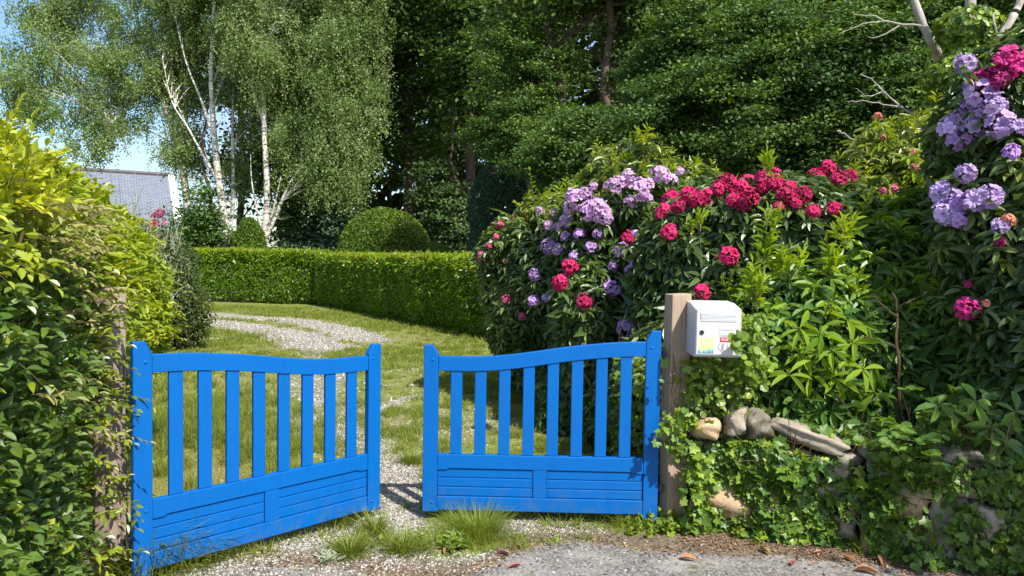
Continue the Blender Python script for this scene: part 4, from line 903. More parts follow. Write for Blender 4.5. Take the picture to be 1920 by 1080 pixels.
wood('tree with a straight thick brown trunk right of the canopy gap', 1138, 18.5, .20, [B(1200, 10, 19, 1.7, 1.3, 1.2), B(1230, 120, 19.5, 1.1, 1.1, .9), B(1180, -80, 18.5, 2.6, 1.6, 1.2)], 170, bark=M_bark, L=.13, W=.09, rcl=.4)
wood('dark tree above the crimson flowers', 1330, 18, .24, [B(1330, 20, 18, 2.0, 1.5, 1.5), B(1430, -60, 18, 2.6, 1.6, 1.6), B(1290, 150, 18.5, 1.2, 1.2, 1.0)], 230, bark=M_barkd, L=.13, W=.09, rcl=.42)
wood('dark tree at the upper right behind the dead boughs', 1560, 16, .22, [B(1560, 0, 16, 1.9, 1.4, 1.4), B(1700, 40, 16, 1.6, 1.3, 1.3), B(1850, 20, 16, 1.8, 1.3, 1.6), B(1620, -90, 16, 3, 1.6, 1.2)], 300, bark=M_barkd, L=.13, W=.09, rcl=.42)
for i, (px, d, lb) in enumerate(((560, 37, 'dim tree trunk and crown seen between birch stems'), (820, 37, 'dim far tree between the two dark trees above the round bush'), (1010, 35, 'dim far tree behind the tall clipped tree'), (1220, 34, 'dim far tree behind the straight brown trunk'), (1480, 32, 'dim far tree high behind the right-hand shrubs'), (1760, 30, 'dim far tree behind the ivy-clad trunk'), (450, 38, 'dim far tree behind the middle birch'))):
    wood(lb, px, d, .24, [B(px, 80, d, 3.2, 2.4, 4.4), B(px+30, 300, d, 2.6, 2.0, 2.2)] + ([B(px+20, -120, d, 4, 3, 3)] if px > 700 else []), 230, 60, L_dark, .24, .16, .7, M_barkd)
# understorey of leafy boughs on the right
UG = 'leafy oaks and hazels of the understorey'
def under(label, px, d, blobs, ncl, mat=L_oak, per=120, L=.074, W=.042, rcl=.28):
    pts = [gnd(px, 470, d), P(px+10, 380, d), P(px-6, 300, d), P(px+6, 200, d)]
    return tree('understorey_tree', label, 'tree', pts, .09, .03, blobs, mat, int(ncl*2.1), int(per*.85), rcl*.72, L, W, M_barkd, .26, 24, T_HEX, UG, (), 2.8)
under('bushy tree leaning over the tall dark clipped tree', 1090, 15.5, [B(1110, 260, 15.5, 1.1, .9, .85), B(1040, 300, 15.8, .9, .8, .6), B(1160, 370, 15, 1.2, .8, 1.2), B(1060, 420, 15.5, .8, .8, .9)], 330, L_oak)
under('leafy oak bough mass above the left crimson flowers', 1260, 14, [B(1250, 230, 14, 1.15, .9, .8), B(1300, 340, 13.8, 1.2, .8, 1.0), B(1200, 300, 14.3, .9, .8, .8), B(1330, 180, 14.3, .9, .8, .7)], 390)
under('leafy oak bough mass in the middle right, above the right crimson flowers', 1440, 13, [B(1430, 150, 13, 1.1, .8, .85), B(1480, 270, 12.6, 1.1, .8, .9), B(1400, 300, 13, .8, .7, .8), B(1540, 220, 13, .8, .8, .9), B(1450, 60, 13.4, 1.1, .8, .6)], 470)
under('dark leafy tree below the pale dead boughs', 1620, 12, [B(1620, 120, 12, .9, .8, .9), B(1660, 230, 11.6, .8, .7, .7), B(1740, 130, 12, .8, .7, .9), B(1600, 300, 12, .8, .7, .8), B(1700, 30, 12.4, 1.1, .8, .7)], 400)
under('leafy tree behind the tall lilac rhododendron', 1880, 11.5, [B(1880, 150, 11.5, .9, .8, 1.0), B(1900, 30, 11.5, 1.1, .8, .8), B(1800, 260, 11.8, .9, .8, .9)], 300)
under('leafy tree filling the gap below the straight brown trunk', 1160, 17, [B(1225, 150, 17, .75, .8, .9), B(1090, 270, 17, 1.0, .9, .5), B(1190, 260, 16.5, 1.1, .8, .6)], 210)
under('leafy tree rising to the top edge above the crimson flowers', 1340, 15.5, [B(1320, 60, 15.5, 1.2, .9, 1.0), B(1400, 20, 15.5, 1.2, .9, .9), B(1270, 150, 15.8, 1.0, .9, .9)], 300)
under('leafy tree between the reddish trunk and the leaning sunlit trunk', 985, 19, [B(990, 130, 19, 1.3, 1, 1.3), B(950, 250, 19, 1.1, 1, .9), B(1010, 240, 18.5, 1.0, .9, .8)], 230)
under('blue-green shrub low in the shade beside the round clipped bush', 618, 28, [B(618, 430, 28, 1.1, 1, 1.2), B(600, 480, 28, 1.4, 1, 1.2)], 120, L_blue, 60, .13, .07, .4)
under('dark shrub low in the shade behind the fork of the right birch', 555, 29, [B(550, 420, 29, 1.3, 1, 1.6), B(575, 370, 29, 1.2, 1, 1.6)], 160, L_dark, 60, .13, .07, .4)
under('dark shrub between the round bush and the tall clipped tree', 850, 28, [B(845, 430, 28, 1.2, 1, 1.3), B(830, 360, 28.5, 1.1, 1, 1.3)], 160, L_dark, 60, .13, .07, .4)
under('green shrub seen between the left and middle birch trunks', 385, 29, [B(385, 400, 29, 1.0, 1, 1.2), B(360, 440, 29, 1.3, 1, 1.2), B(410, 440, 29, 1.3, 1, 1.2)], 150, L_oak, 60, .13, .08, .4)
# the wood behind reads as one mass
g = Geo(); nw = 38000; pxs = U(530, 2500, nw); d_ = U(40, 46, nw); pw = np.stack([(pxs-960)/FPX*d_, d_, U(0, 1, nw)**.8*19], -1)
keep = (lump(pw, .9, 2)+.35*rng.normal(size=nw) > -.1) | (pw[:, 2] < 4.5); pw = pw[keep]; leaves(g, pw, rv(len(pw)), nrm(rv(len(pw))+np.array([0, -.5, .5])), .75, .55, T_HEX, 0.0)
props(put('woodland', g, L_dark), kind='stuff'); 
# unseen tree added at the right to cast shade on the wall
tree('oak_tree', 'unseen tree added to shade the stone wall from the right', 'tree', [np.array([5.2, 1.9, 0]), np.array([5.1, 2.0, 2.0]), np.array([4.9, 1.9, 3.6]), np.array([4.7, 2, 5])], .16, .07,
     [(np.array([4.9, 1.95, 3.7]), (1.05, .95, .8)), (np.array([5.7, 1.6, 4.4]), (1.2, 1.0, .9))], L_oak, 300, 60, .26, .11, .08, M_bark, .4, 30, T_HEX)

# dead boughs and the ivy-clad trunk at the upper right
g_ = thing('dead_tree', 'bleached dead trunk slanting down from the top edge at the upper right', 'dead tree', gnd(1765, 470, 9.5))
g = Geo(); tubes(g, [poly([P(1700, -60, 9.5), P(1716, 5, 9.5), P(1733, 52, 9.5), P(1750, 85, 9.5), P(1762, 130, 9.9), P(1768, 300, 12.2), gnd(1770, 470, 12.8)], 20)], [np.linspace(.045, .065, 20)*(1+.1*np.sin(np.arange(20)*1.7))], 10); put('trunk', g, M_dead, g_, smooth=True)
g = Geo()
for pts, r in (([(1728, 50), (1660, 40), (1640, 30), (1600, 28)], .014), ([(1660, 40), (1620, 45), (1575, 62)], .011), ([(1690, 46), (1650, 68), (1625, 70)], .009),
               ([(1730, 222), (1690, 200), (1655, 170), (1640, 155), (1615, 140)], .014), ([(1690, 200), (1660, 196), (1620, 190), (1590, 190)], .010), ([(1655, 172), (1625, 180), (1605, 165)], .008), ([(1668, 182), (1700, 205), (1740, 200)], .007),
               ([(1778, 172), (1745, 168), (1730, 155)], .009), ([(1775, 170), (1740, 150), (1722, 140)], .008), ([(1570, 244), (1600, 262), (1640, 278)], .010)):
    tubes(g, [poly([P(a, b, 9.3) for a, b in pts], 12)+.006*rng.normal(size=(12, 3))], [np.linspace(r, r*.35, 12)], 6)
put('dead_branch', g, M_dead, g_)
g_ = thing('dead_tree', 'bare pale bough rising to the top right corner behind the crimson flowers', 'dead tree', gnd(1835, 470, 8.6))
g = Geo(); tubes(g, [poly([gnd(1835, 470, 8.6), P(1845, 200, 8.6), P(1858, 105, 8.6), P(1880, 65, 8.6), P(1900, 30, 8.6), P(1912, 4, 8.6), P(1925, -40, 8.6)], 20)], [np.linspace(.06, .034, 20)*(1+.12*np.sin(np.arange(20)*2.1))], 9)
put('trunk', g, M_dead, g_, smooth=True); g = Geo(); tubes(g, [poly([P(1872, 78, 8.6), P(1866, 50, 8.5), P(1862, 28, 8.5), P(1868, 20, 8.5)], 9)], [np.linspace(.014, .006, 9)], 6); put('dead_branch', g, M_dead, g_)
g_ = thing('ivy_clad_tree', 'trunk wrapped in sunlit ivy at the upper right above the lilac flowers', 'tree', gnd(1815, 470, 9))
g = Geo(); tubes(g, [poly([gnd(1812, 470, 9), P(1815, 250, 9), P(1818, 60, 9), P(1822, -60, 9)], 16)], [np.linspace(.10, .05, 16)], 9); put('trunk', g, M_dead, g_, smooth=True)
g = Geo(); N = 6500; tt = U(0, 1, N); y_ = 20+tt*330; r_ = (.12+.25*np.sin(np.clip(tt, 0, 1)*2.6+.4))*(1+.3*np.sin(tt*22)); th = U(0, 6.283, N); rr = r_*U(.75, 1.1, N)
q = np.stack([P(1815, b, 9) for b in y_]); o = np.stack([np.cos(th), np.sin(th), th*0], -1); q = q+o*rr[:, None]
leaves(g, q, nrm(o*.3-UP+.5*rng.normal(size=q.shape)), nrm(o+UP*.4+.35*rng.normal(size=q.shape)), .065, .06, T_ROUND, U(.3, .9, N)*(rng.random(N) < .75)); put('ivy', g, L_ivy, g_)

# ------------------------------------------------------------------ rhododendrons and laurels along the right side
def hit(blobs, px, py, dflt):
    o = CAM; v = P(px, py, 1.0)-CAM; best = None
    for c, r in blobs:
        r = np.array(r, float); oo = (o-np.array(c))/r; vv = v/r; A = vv@vv; Bq = 2*oo@vv; Cq = oo@oo-1; D = Bq*Bq-4*A*Cq
        if D > 0:
            t = (-Bq-math.sqrt(D))/(2*A); best = t if best is None else min(best, t)
    return (best*.985) if best is not None else dflt
def flowers(t, blobs, lst, dflt, gl, lk=7, L=.115, W=.036, tint=.1):
    for kind, px, py, sz in lst:
        d = hit(blobs, px, py, dflt); p = flower(t, kind, px, py, d, sz)
        rosettes(gl, np.array([p-np.array([0, -.02, .055*sz])]), np.array([[0, -.35, .9]]), lk, L, W, -.55, .1, T_LONG, tint)
def bl(px, py, d, rx, ry, rz): return (P(px, py, d), (rx, ry, rz))
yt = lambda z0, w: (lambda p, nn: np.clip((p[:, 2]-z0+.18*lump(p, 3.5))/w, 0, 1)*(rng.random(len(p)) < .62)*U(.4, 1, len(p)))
RG = 'rhododendrons along the right side of the drive'
# far one with lilac and pink flowers
b1 = [bl(1030, 470, 8.2, .50, .6, .62), bl(1130, 400, 8.0, .5, .6, .40), bl(1280, 400, 7.6, .6, .6, .50), bl(1090, 520, 8.0, .80, .8, 1.02), bl(1010, 580, 8.8, .42, .7, .98), bl(1200, 470, 7.4, .85, .8, 1.10), bl(1130, 700, 7.4, .62, .8, .8), bl(1250, 640, 6.9, .7, .8, 1.0), bl(960, 560, 9.6, .30, .5, .75), bl(1005, 640, 8.3, .36, .5, .60), bl(1085, 760, 7.1, .42, .5, .55), bl(1170, 790, 6.3, .35, .4, .5), bl(985, 600, 9.2, .5, .6, .8)]
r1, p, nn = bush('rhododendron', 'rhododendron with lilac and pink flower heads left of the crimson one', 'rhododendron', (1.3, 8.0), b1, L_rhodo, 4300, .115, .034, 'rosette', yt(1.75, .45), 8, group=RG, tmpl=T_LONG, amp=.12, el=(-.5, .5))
gl = Geo(); gs = Geo()
flowers(r1, b1, [(k_, a_, b_, z_*1.22) for k_, a_, b_, z_ in [('pinkl', 1085, 378, 1.1), ('pinkl', 1105, 395, 1.0), ('pinkl', 1126, 402, 1.05), ('pinkl', 1148, 352, .95), ('pinkl', 1197, 356, 1.15), ('pinkl', 1212, 348, .9), ('pinkl', 1238, 328, .9), ('pinkl', 1256, 336, .8), ('pinkl', 1062, 415, .8), ('pinkl', 1052, 428, .7), ('lil', 1032, 464, 1.05), ('lil', 1046, 468, .8),
                 ('lil', 1108, 466, .75), ('lil', 1145, 546, .95), ('lil', 1174, 618, .95), ('lil', 1200, 505, 1.1), ('lil', 1214, 492, 1.0), ('lil', 1186, 512, .9), ('lil', 1168, 470, .8), ('lil', 1002, 516, .8), ('lil', 1002, 566, .65), ('pinkl', 1012, 396, .55), ('lil', 1202, 470, .8), ('pinkl', 1072, 368, .9), ('pinkl', 1068, 392, .75), ('pinkl', 1137, 412, .8), ('lil', 1222, 500, .7), ('pinkl', 1160, 345, .7), ('pinkl', 1040, 400, .6), ('lil', 1085, 440, .6), ('pinkl', 1180, 380, .6), ('pinkl', 1098, 365, .9), ('lil', 1075, 480, .5), ('pinkl', 1118, 388, .9), ('lil', 1150, 500, .6), ('pinkl', 1030, 425, .6), ('pinkl', 1178, 330, .6), ('lil', 1120, 440, .6), ('pinkl', 1215, 372, .5), ('lil', 1060, 445, .6), ('pinkl', 1275, 322, .6), ('lil', 1192, 440, .55), ('lil', 1024, 560, .5), ('pinkl', 1112, 350, .6), ('lil', 1128, 590, .5)]], 7.0, gl)
more(r1, 'foliage', gl, L_rhodo); q = p[(p[:, 2] > 1.95)][:130]; gl = Geo(); shoots(gl, gs, q, nrm(UP+.35*rng.normal(size=q.shape)), U(.06, .16, len(q)), 8, .10, .024, T_LONG, U(.1, .8, len(q)), 0, .003); more(r1, 'foliage', gl, L_gold)
# pinkish one at the far left end
b1b = [bl(975, 600, 8.1, .30, .4, .50), bl(955, 520, 8.4, .30, .4, .66), bl(985, 470, 8.3, .32, .4, .36), bl(930, 470, 8.2, .16, .2, .26)]
r1b, p, nn = bush('rhododendron', 'small rhododendron with pink and coral flower heads at the end of the laurel hedge', 'rhododendron', (.55, 8.7), b1b, L_rhodo, 700, .11, .036, 'rosette', lambda p, nn: U(.1, .5, len(p)), 8, group=RG, tmpl=T_LONG, amp=.12, el=(-.5, .5), low=-.9)
gl = Geo()
flowers(r1b, b1b, [('pink', 938, 424, 1.15), ('pink', 905, 481, 1.1), ('pink', 916, 462, .8), ('coral', 963, 408, .9), ('coral', 984, 402, .9), ('coral', 970, 511, 1.0), ('pink', 948, 562, 1.1), ('pink', 979, 595, 1.1), ('coral', 975, 412, .8), ('pink', 930, 444, .7), ('coral', 948, 490, .7)], 8.0, gl, 8, .12, .038, .15)
more(r1b, 'foliage', gl, L_rhodo)
# bramble shoots standing out above it
gt = thing('bramble', 'arching bramble shoots rising between the dark clipped tree and the lilac flowers', 'bramble', (.3, 7.2, 0)); gl = Geo(); gs = Geo()
st = np.stack([P(1005, 400, 7.4), P(1020, 420, 7.3), P(1150, 350, 6.8), P(1130, 360, 6.8), P(990, 420, 7.6), P(1190, 340, 6.8)]); en = np.stack([P(995, 322, 7.3), P(1030, 355, 7.2), P(1165, 285, 6.7), P(1135, 300, 6.8), P(930, 388, 7.6), P(1215, 285, 6.8)])
dd = en-st; shoots(gl, gs, st, dd, np.linalg.norm(dd, axis=1)*1.15, 14, .06, .042, T_ROUND, .5, .1, .004)
bs = np.stack([np.array([.45, 7.3, 0])]*6); tubes(gs, np.stack([poly([a, (a+b)/2+[.1, 0, .2], b], 8) for a, b in zip(bs, st)]), .006, 5); put('leaves', gl, L_ivy, gt); put('stems', gs, M_stem, gt)
# crimson
b2 = [bl(1345, 545, 6.0, .68, .6, .86), bl(1480, 520, 5.8, .62, .6, .78), bl(1270, 560, 6.3, .42, .5, .80), bl(1400, 700, 5.5, .75, .5, .75), bl(1560, 470, 6.1, .42, .5, .60), bl(1250, 760, 5.6, .40, .4, .62), bl(1100, 620, 6.7, .22, .4, .62)]
r2, p, nn = bush('rhododendron', 'rhododendron covered in crimson flower heads behind the letterbox', 'rhododendron', (1.6, 6.0), b2, L_rhodo, 3300, .125, .042, 'rosette', lambda p, nn: (rng.random(len(p)) < .12)*U(.2, .7, len(p)), 8, group=RG, tmpl=T_LONG, amp=.10, el=(-.5, .45))
gl = Geo()
CR = [(1360, 347, 1.2), (1400, 344, 1), (1440, 339, 1.35), (1375, 377, 1), (1402, 372, 1.15), (1260, 374, 1.1), (1245, 397, 1.05), (1292, 366, 1.1), (1320, 370, 1), (1255, 437, .95), (1467, 365, .95), (1482, 372, .8), (1505, 367, .9), (1481, 351, .85), (1460, 389, .7), (1529, 331, 1.05), (1552, 316, 1.0), (1572, 337, 1.0), (1592, 331, .9), (1525, 397, .9), (1564, 393, .95), (1365, 482, 1.05), (1316, 548, .95), (1176, 446, .95), (1068, 502, .95), (1051, 530, .95), (1094, 567, .95), (1345, 356, .9), (1388, 352, .9), (1430, 352, .8), (1273, 388, .9), (1306, 378, .8), (1390, 384, .8), (1240, 405, .8), (1540, 334, .8), (1452, 344, .9), (1492, 383, .7), (1372, 490, .7)]
flowers(r2, b2, [('crim', a, b, s_) for a, b, s_ in CR], 6.0, gl, 8, .13, .042)
more(r2, 'foliage', gl, L_rhodo)
# yellow-green one in the gap, flowers faded
b3 = [bl(1700, 400, 7.0, .70, .6, .92), bl(1620, 430, 6.8, .42, .5, .55), bl(1780, 350, 7.2, .6, .5, .85), bl(1680, 560, 6.6, .8, .5, .9)]
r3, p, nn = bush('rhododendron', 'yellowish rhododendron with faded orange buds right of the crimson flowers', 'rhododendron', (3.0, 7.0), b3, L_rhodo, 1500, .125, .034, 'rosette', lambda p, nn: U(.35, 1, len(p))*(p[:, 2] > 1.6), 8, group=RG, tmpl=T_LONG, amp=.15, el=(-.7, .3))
gl = Geo(); flowers(r3, b3, [('coral', 1645, 218, 1.0), ('coral', 1650, 222, .8), ('coral', 1655, 258, .8), ('coral', 1710, 285, .7), ('coral', 1712, 312, .8), ('pink', 1655, 358, .8), ('pink', 1676, 355, .7), ('coral', 1718, 316, .6), ('pink', 1770, 300, .6)], 6.6, gl); more(r3, 'foliage', gl, L_gold)
gl = Geo(); gs = Geo(); q = p[(p[:, 2] > 2.0)][:120]; shoots(gl, gs, q, nrm(UP+.3*rng.normal(size=q.shape)), U(.05, .16, len(q)), 8, .10, .024, T_LONG, U(.3, 1, len(q)), .0, .003); more(r3, 'foliage', gl, L_gold)
# tall lilac one leaning in at the right edge
b4 = [bl(1900, 230, 4.9, .36, .5, .48), bl(1850, 250, 5.0, .30, .4, .36), bl(1925, 420, 4.7, .52, .5, .55), bl(1860, 440, 4.8, .28, .4, .28), bl(1960, 150, 4.9, .4, .5, .4), bl(1935, 620, 4.6, .42, .45, .55), bl(1840, 400, 4.9, .26, .3, .28), bl(1990, 480, 4.7, .5, .6, 1.3)]
r4, p, nn = bush('rhododendron', 'tall rhododendron heavy with lilac flower heads at the right edge', 'rhododendron', (3.3, 4.9), b4, L_rhodo, 1700, .12, .042, 'rosette', lambda p, nn: (rng.random(len(p)) < .15)*U(.3, .9, len(p)), 8, group=RG, tmpl=T_LONG, amp=.10, el=(-.6, .4), low=-.95)
gl = Geo()
LI = [(1810, 121, .85), (1840, 180, 1.1), (1820, 200, 1.0), (1862, 200, 1.0), (1785, 240, 1.0), (1797, 266, 1.15), (1830, 240, 1.0), (1874, 235, 1.0), (1895, 288, .9), (1768, 362, 1.1), (1778, 400, 1.1), (1801, 416, 1.1), (1826, 380, 1.0), (1855, 370, 1.0), (1866, 356, .8), (1810, 326, .7), (1875, 426, .6), (1845, 215, 1.0), (1800, 222, .9), (1855, 250, .9), (1805, 380, .9), (1790, 412, .8), (1900, 205, .8), (1815, 262, .9), (1908, 240, .8), (1785, 375, .8), (1840, 262, .8), (1826, 165, .8)]
flowers(r4, b4, [(('viol', 'viol', 'lil')[i % 3], a, b, s_*.86) for i, (a, b, s_) in enumerate(LI) if i not in (14, 19, 22, 26)], 4.6, gl, 6, .12, .042)
flowers(r4, b4, [('mag', 1888, 120, 1.1), ('mag', 1850, 150, .9), ('mag', 1875, 150, 1.0), ('mag', 1908, 128, 1.0), ('mag', 1835, 155, .7), ('mag', 1813, 582, .85), ('mag', 1814, 534, .35), ('mag', 1876, 456, .4), ('coral', 1858, 188, .9), ('coral', 1890, 412, .8), ('coral', 1848, 570, .6), ('coral', 1812, 212, .5)], 4.6, gl, 6, .12, .042)
more(r4, 'foliage', gl, L_rhodo)

# laurels: dark and shaded low, glossy bright shoots
b5 = [bl(1600, 560, 5.5, .62, .45, .60), bl(1720, 520, 5.7, .55, .45, .62), bl(1480, 640, 5.2, .50, .4, .50), bl(1640, 700, 5.2, .6, .45, .62), bl(1780, 680, 5.2, .55, .45, .8), bl(1500, 760, 5.0, .5, .35, .45), bl(1860, 700, 4.9, .5, .45, .7)]
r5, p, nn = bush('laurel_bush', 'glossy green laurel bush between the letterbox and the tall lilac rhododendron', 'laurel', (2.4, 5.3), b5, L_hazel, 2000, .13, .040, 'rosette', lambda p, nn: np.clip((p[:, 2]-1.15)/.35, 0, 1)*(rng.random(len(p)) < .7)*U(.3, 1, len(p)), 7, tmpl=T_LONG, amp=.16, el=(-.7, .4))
gl = Geo(); gs = Geo(); q = p[(p[:, 2] > 1.2)][:95]; shoots(gl, gs, q, nrm(UP*.8+np.array([0, -.3, 0])+.4*rng.normal(size=q.shape)), U(.08, .2, len(q)), 8, .12, .036, T_LONG, U(.0, .8, len(q)), .15, .003)
for (a, b_, h, n_) in ((1432, 520, .50, 26), (1420, 585, .3, 14), (1480, 520, .2, 14), (1560, 520, .25, 14), (1436, 335, .16, 9), (1405, 570, .22, 12), (1590, 450, .2, 12), (1300, 440, .12, 9)):
    d0 = hit(b5+b2, a, b_, 5.3)-.06; s0 = P(a, b_, d0)
    for _ in range(3): shoots(gl, gs, np.array([s0+.02*rng.normal(size=3)]), np.array([[U(-.25, .25), -.1, 1]]), h*U(.7, 1), n_, .125, .028, T_LONG, U(.3, 1), 0, .004, .7)
more(r5, 'foliage', gl, L_bright); more(r5, 'stems', gs, M_stem)
r6 = thing('laurel_shoot', 'bright lime-green spray of long glossy leaves hanging above the stone wall', 'laurel', (1.95, 4.55, 0)); gl = Geo(); gs = Geo()
root = np.array([2.05, 5.1, .1])
for a, b_, k_ in ((1540, 625, 8), (1500, 660, 8), (1560, 655, 9), (1600, 640, 8), (1520, 700, 9), (1565, 705, 8), (1620, 690, 8), (1480, 700, 7), (1590, 600, 6), (1535, 660, 7), (1640, 735, 6), (1500, 615, 6)):
    p0 = P(a, b_, 4.55+U(-.1, .15)); ax = np.array([U(-.3, .3), -.55, .7]); rosettes(gl, np.array([p0]), np.array([ax]), k_, .155, .036, -.55, .35, T_LONG, U(.0, .8))
    tubes(gs, [poly([root, (root+p0)/2+[0, 0, .35], p0+[0, .04, -.02], p0], 10)], [np.linspace(.009, .003, 10)], 5)
put('leaves', gl, L_bright, r6); put('stems', gs, M_stem, r6)
# reddish bare twigs
t = thing('bare_shrub', 'bare brown branching twigs in the shade right of the lime-green spray', 'shrub', (2.75, 4.8, 0)); g = Geo()
for pts, r in (([(1690, 780), (1685, 700), (1680, 640), (1684, 585), (1672, 550)], .011), ([(1684, 600), (1660, 575), (1632, 555)], .006), ([(1684, 580), (1705, 565), (1740, 548)], .006), ([(1690, 660), (1650, 640), (1610, 630)], .006), ([(1686, 640), (1720, 600)], .005), ([(1880, 760), (1895, 690), (1905, 620), (1915, 570)], .006), ([(1800, 700), (1850, 640), (1900, 650)], .004)):
    tubes(g, [poly([P(a, b, 4.72) for a, b in pts], 12)+.006*rng.normal(size=(12, 3))], [np.linspace(r, r*.5, 12)], 6)
tubes(g, [poly([np.array([2.8, 4.85, 0]), P(1690, 780, 4.72)], 5)], .011, 6); put('twigs', g, M_twig, t)

# ------------------------------------------------------------------ low plants on and behind the wall
def near(px, py, d, sx, sz, n):
    return np.stack([P(a, b, dd) for a, b, dd in zip(px+sx*rng.normal(size=n), py+sz*rng.normal(size=n), d+.12*rng.normal(size=n))])
hz_ = thing('hazel_bush', 'low bush of rounded green leaves spilling over the shaded part of the wall', 'shrub', (2.45, 4.2, 0)); gl = Geo(); gs = Geo()
q = near(1700, 850, 4.15, 45, 38, 46); q = np.concatenate([q, near(1790, 800, 4.25, 55, 35, 46)])
shoots(gl, gs, q, nrm(np.array([-.2, -.75, .25])+.45*rng.normal(size=q.shape)), U(.10, .24, len(q)), 8, .075, .062, T_ROUND, U(0, .5, len(q)), .25, .003)
tubes(gs, np.stack([poly([np.array([2.5, 4.45, 0]), (np.array([2.5, 4.45, 0])+x)/2+[0, 0, .15], x], 7) for x in q[::2]]), .004, 4); put('leaves', gl, L_hazel, hz_); put('stems', gs, M_twig, hz_)
ch = thing('chestnut_sapling', 'sapling with large toothed leaves fanning out at the lower right edge', 'sapling', (2.75, 4.0, 0)); gl = Geo(); gs = Geo()
for a, b_, L_ in ((1800, 810, .15), (1850, 890, .15), (1880, 830, .16), (1905, 900, .17), (1860, 800, .14), (1905, 770, .15), (1760, 760, .13), (1830, 750, .14), (1740, 800, .12), (1895, 850, .15), (1790, 770, .14), (1905, 950, .13)):
    p0 = P(a, b_, 3.95+U(-.1, .25)); rosettes(gl, np.array([p0]), np.array([[U(-.3, .1), -.6, .6]]), 6, L_*.85, L_*.30, -.5, .25, T_LONG, U(0, .6)); tubes(gs, [poly([np.array([2.8, 4.05, 0]), (np.array([2.8, 4.05, 0])+p0)/2+[0, 0, .12], p0], 8)], .004, 4)
put('leaves', gl, L_hazel, ch); put('stems', gs, M_twig, ch)

def ivy(name, label, base, pts, nrms, n_st, tint, L=.046, mat=L_ivy, stems=None, tm=T_IVY, W=1.0):
    t = thing(name, label, 'ivy' if 'ivy' in name else 'plant', base); g = Geo(); N = len(pts)
    leaves(g, pts, nrm(rv(N)*.8-UP*.5+nrms*.2), nrm(nrms*.8+UP*.45+.42*rng.normal(size=pts.shape)), L*(sz_ := rng.choice([.5, .75, 1.0, 1.35], N)*U(.8, 1.2, N)), L*W*sz_, tm, tint); put('leaves', g, mat, t)
    gs = Geo(); K = n_st; i = rng.choice(N if name == 'ivy' else 800, K); ps = []
    for k in i:
        a = pts[k]-nrms[k]*.02; v = np.array([U(-.2, .2), 0, U(-.25, .3)])*(1 if name == 'ivy' and N > 400 else .3); ps.append(poly([a, a+v*.5+.02*rng.normal(size=3), a+v], 7))
    tubes(gs, np.array(ps), .0022, 4); put('stems', gs, M_twig, t); return t
def wallpts(n, x0, x1, dens):
    x = U(x0, x1, n*3); z = U(-.0, .66, n*3); k = rng.random(n*3) < dens(x, z); x, z = x[k][:n], z[k][:n]
    top = .56-.03*np.clip(x-1.9, 0, 2); over = z > top; y = wall_y(x)-.06-.07*lump(np.stack([x, x*0, z], -1), 9)*.8-U(0, .07, len(x))-.10*np.clip(.15-z, 0, 1); y = np.where(over, wall_y(x)+U(-.05, .28, len(x)), y)
    z = np.where(over, top+.02+U(0, .05, len(x)), z); return np.stack([x, y, z], -1)
lm = lambda x, z, ph: lump(np.stack([x*2.2, x*0, z*2.2], -1), 3.2, ph)
w1 = wallpts(4300, 1.10, 2.08, lambda x, z: np.clip(.78+.9*lm(x, z, 4)-.9*np.exp(-(((x-1.19)/.10)**2+((z-.19)/.10)**2))*2-1.3*np.exp(-(((x-1.62)/.22)**2+((z-.55)/.05)**2))-1.1*np.exp(-(((x-1.25)/.10)**2+((z-.58)/.06)**2)), 0, 1))
ivy('ivy', 'sunlit ivy covering the left half of the stone wall below the letterbox', (1.5, 4.3, 0), w1, np.tile([0, -1.0, .15], (len(w1), 1)), 160, U(0, 1, len(w1))**1.5*(rng.random(len(w1)) < .55), .048)
w2 = wallpts(3400, 2.0, 3.3, lambda x, z: np.clip(.46+1.1*lm(x, z, 1)+.6*(z > .42)+.35*(z < .1), 0, 1))
ivy('ivy', 'shaded ivy straggling over the bare right half of the stone wall', (2.6, 3.9, 0), w2, np.tile([0, -1.0, .15], (len(w2), 1)), 150, U(0, .35, len(w2)), .040)  # leaf tint held darker, putting the shade on this half into the colour
# climber round the letterbox and the post
q1 = np.stack([P(a, b, d) for a, b, d in zip(rng.normal(1340, 38, 900), U(664, 780, 900), U(4.35, 4.75, 900))]); q1b = np.stack([P(a, b, d) for a, b, d in zip(rng.normal(1416, 15, 420), U(588, 720, 420), U(4.24, 4.6, 420))])
q1c = np.stack([P(a, b, d) for a, b, d in zip(rng.normal(1385, 5, 26), rng.normal(636, 8, 26), U(4.08, 4.14, 26))])
q1 = q1[(q1[:, 1] > 4.5) | (q1[:, 2] < 1.02)]; q1 = np.concatenate([q1, q1b, q1c]); ivy('climbing_plant', 'small-leaved climber growing up around and under the letterbox', (1.25, 4.6, 0), q1, np.tile([0, -1.0, .3], (len(q1), 1)), 150, U(0, .8, len(q1)), .042, L_ivy, None, T_ROUND, .8)
pp = P(1262, 850, 4.42); zz = np.concatenate([U(.0, .62, 260), U(.62, .72, 60)]); q2 = np.stack([pp[0]+.04+.05*rng.normal(size=320)+.03*np.sin(zz*9), np.full(320, pp[1]-.03)-U(0, .06, 320), zz], -1); q2[:, 0] += (.10*(zz < .5))
ivy('ivy', 'ivy creeping up the foot of the tan timber post', (pp[0], pp[1]-.04, 0), q2, np.tile([0, -1.0, .1], (320, 1)), 30, U(0, .8, 320), .045)
gt = thing('dry_vine', 'thin dry vine stem clinging to the front of the tan timber post', 'vine', (pp[0]+.02, pp[1]-.07, 0)); g = Geo()
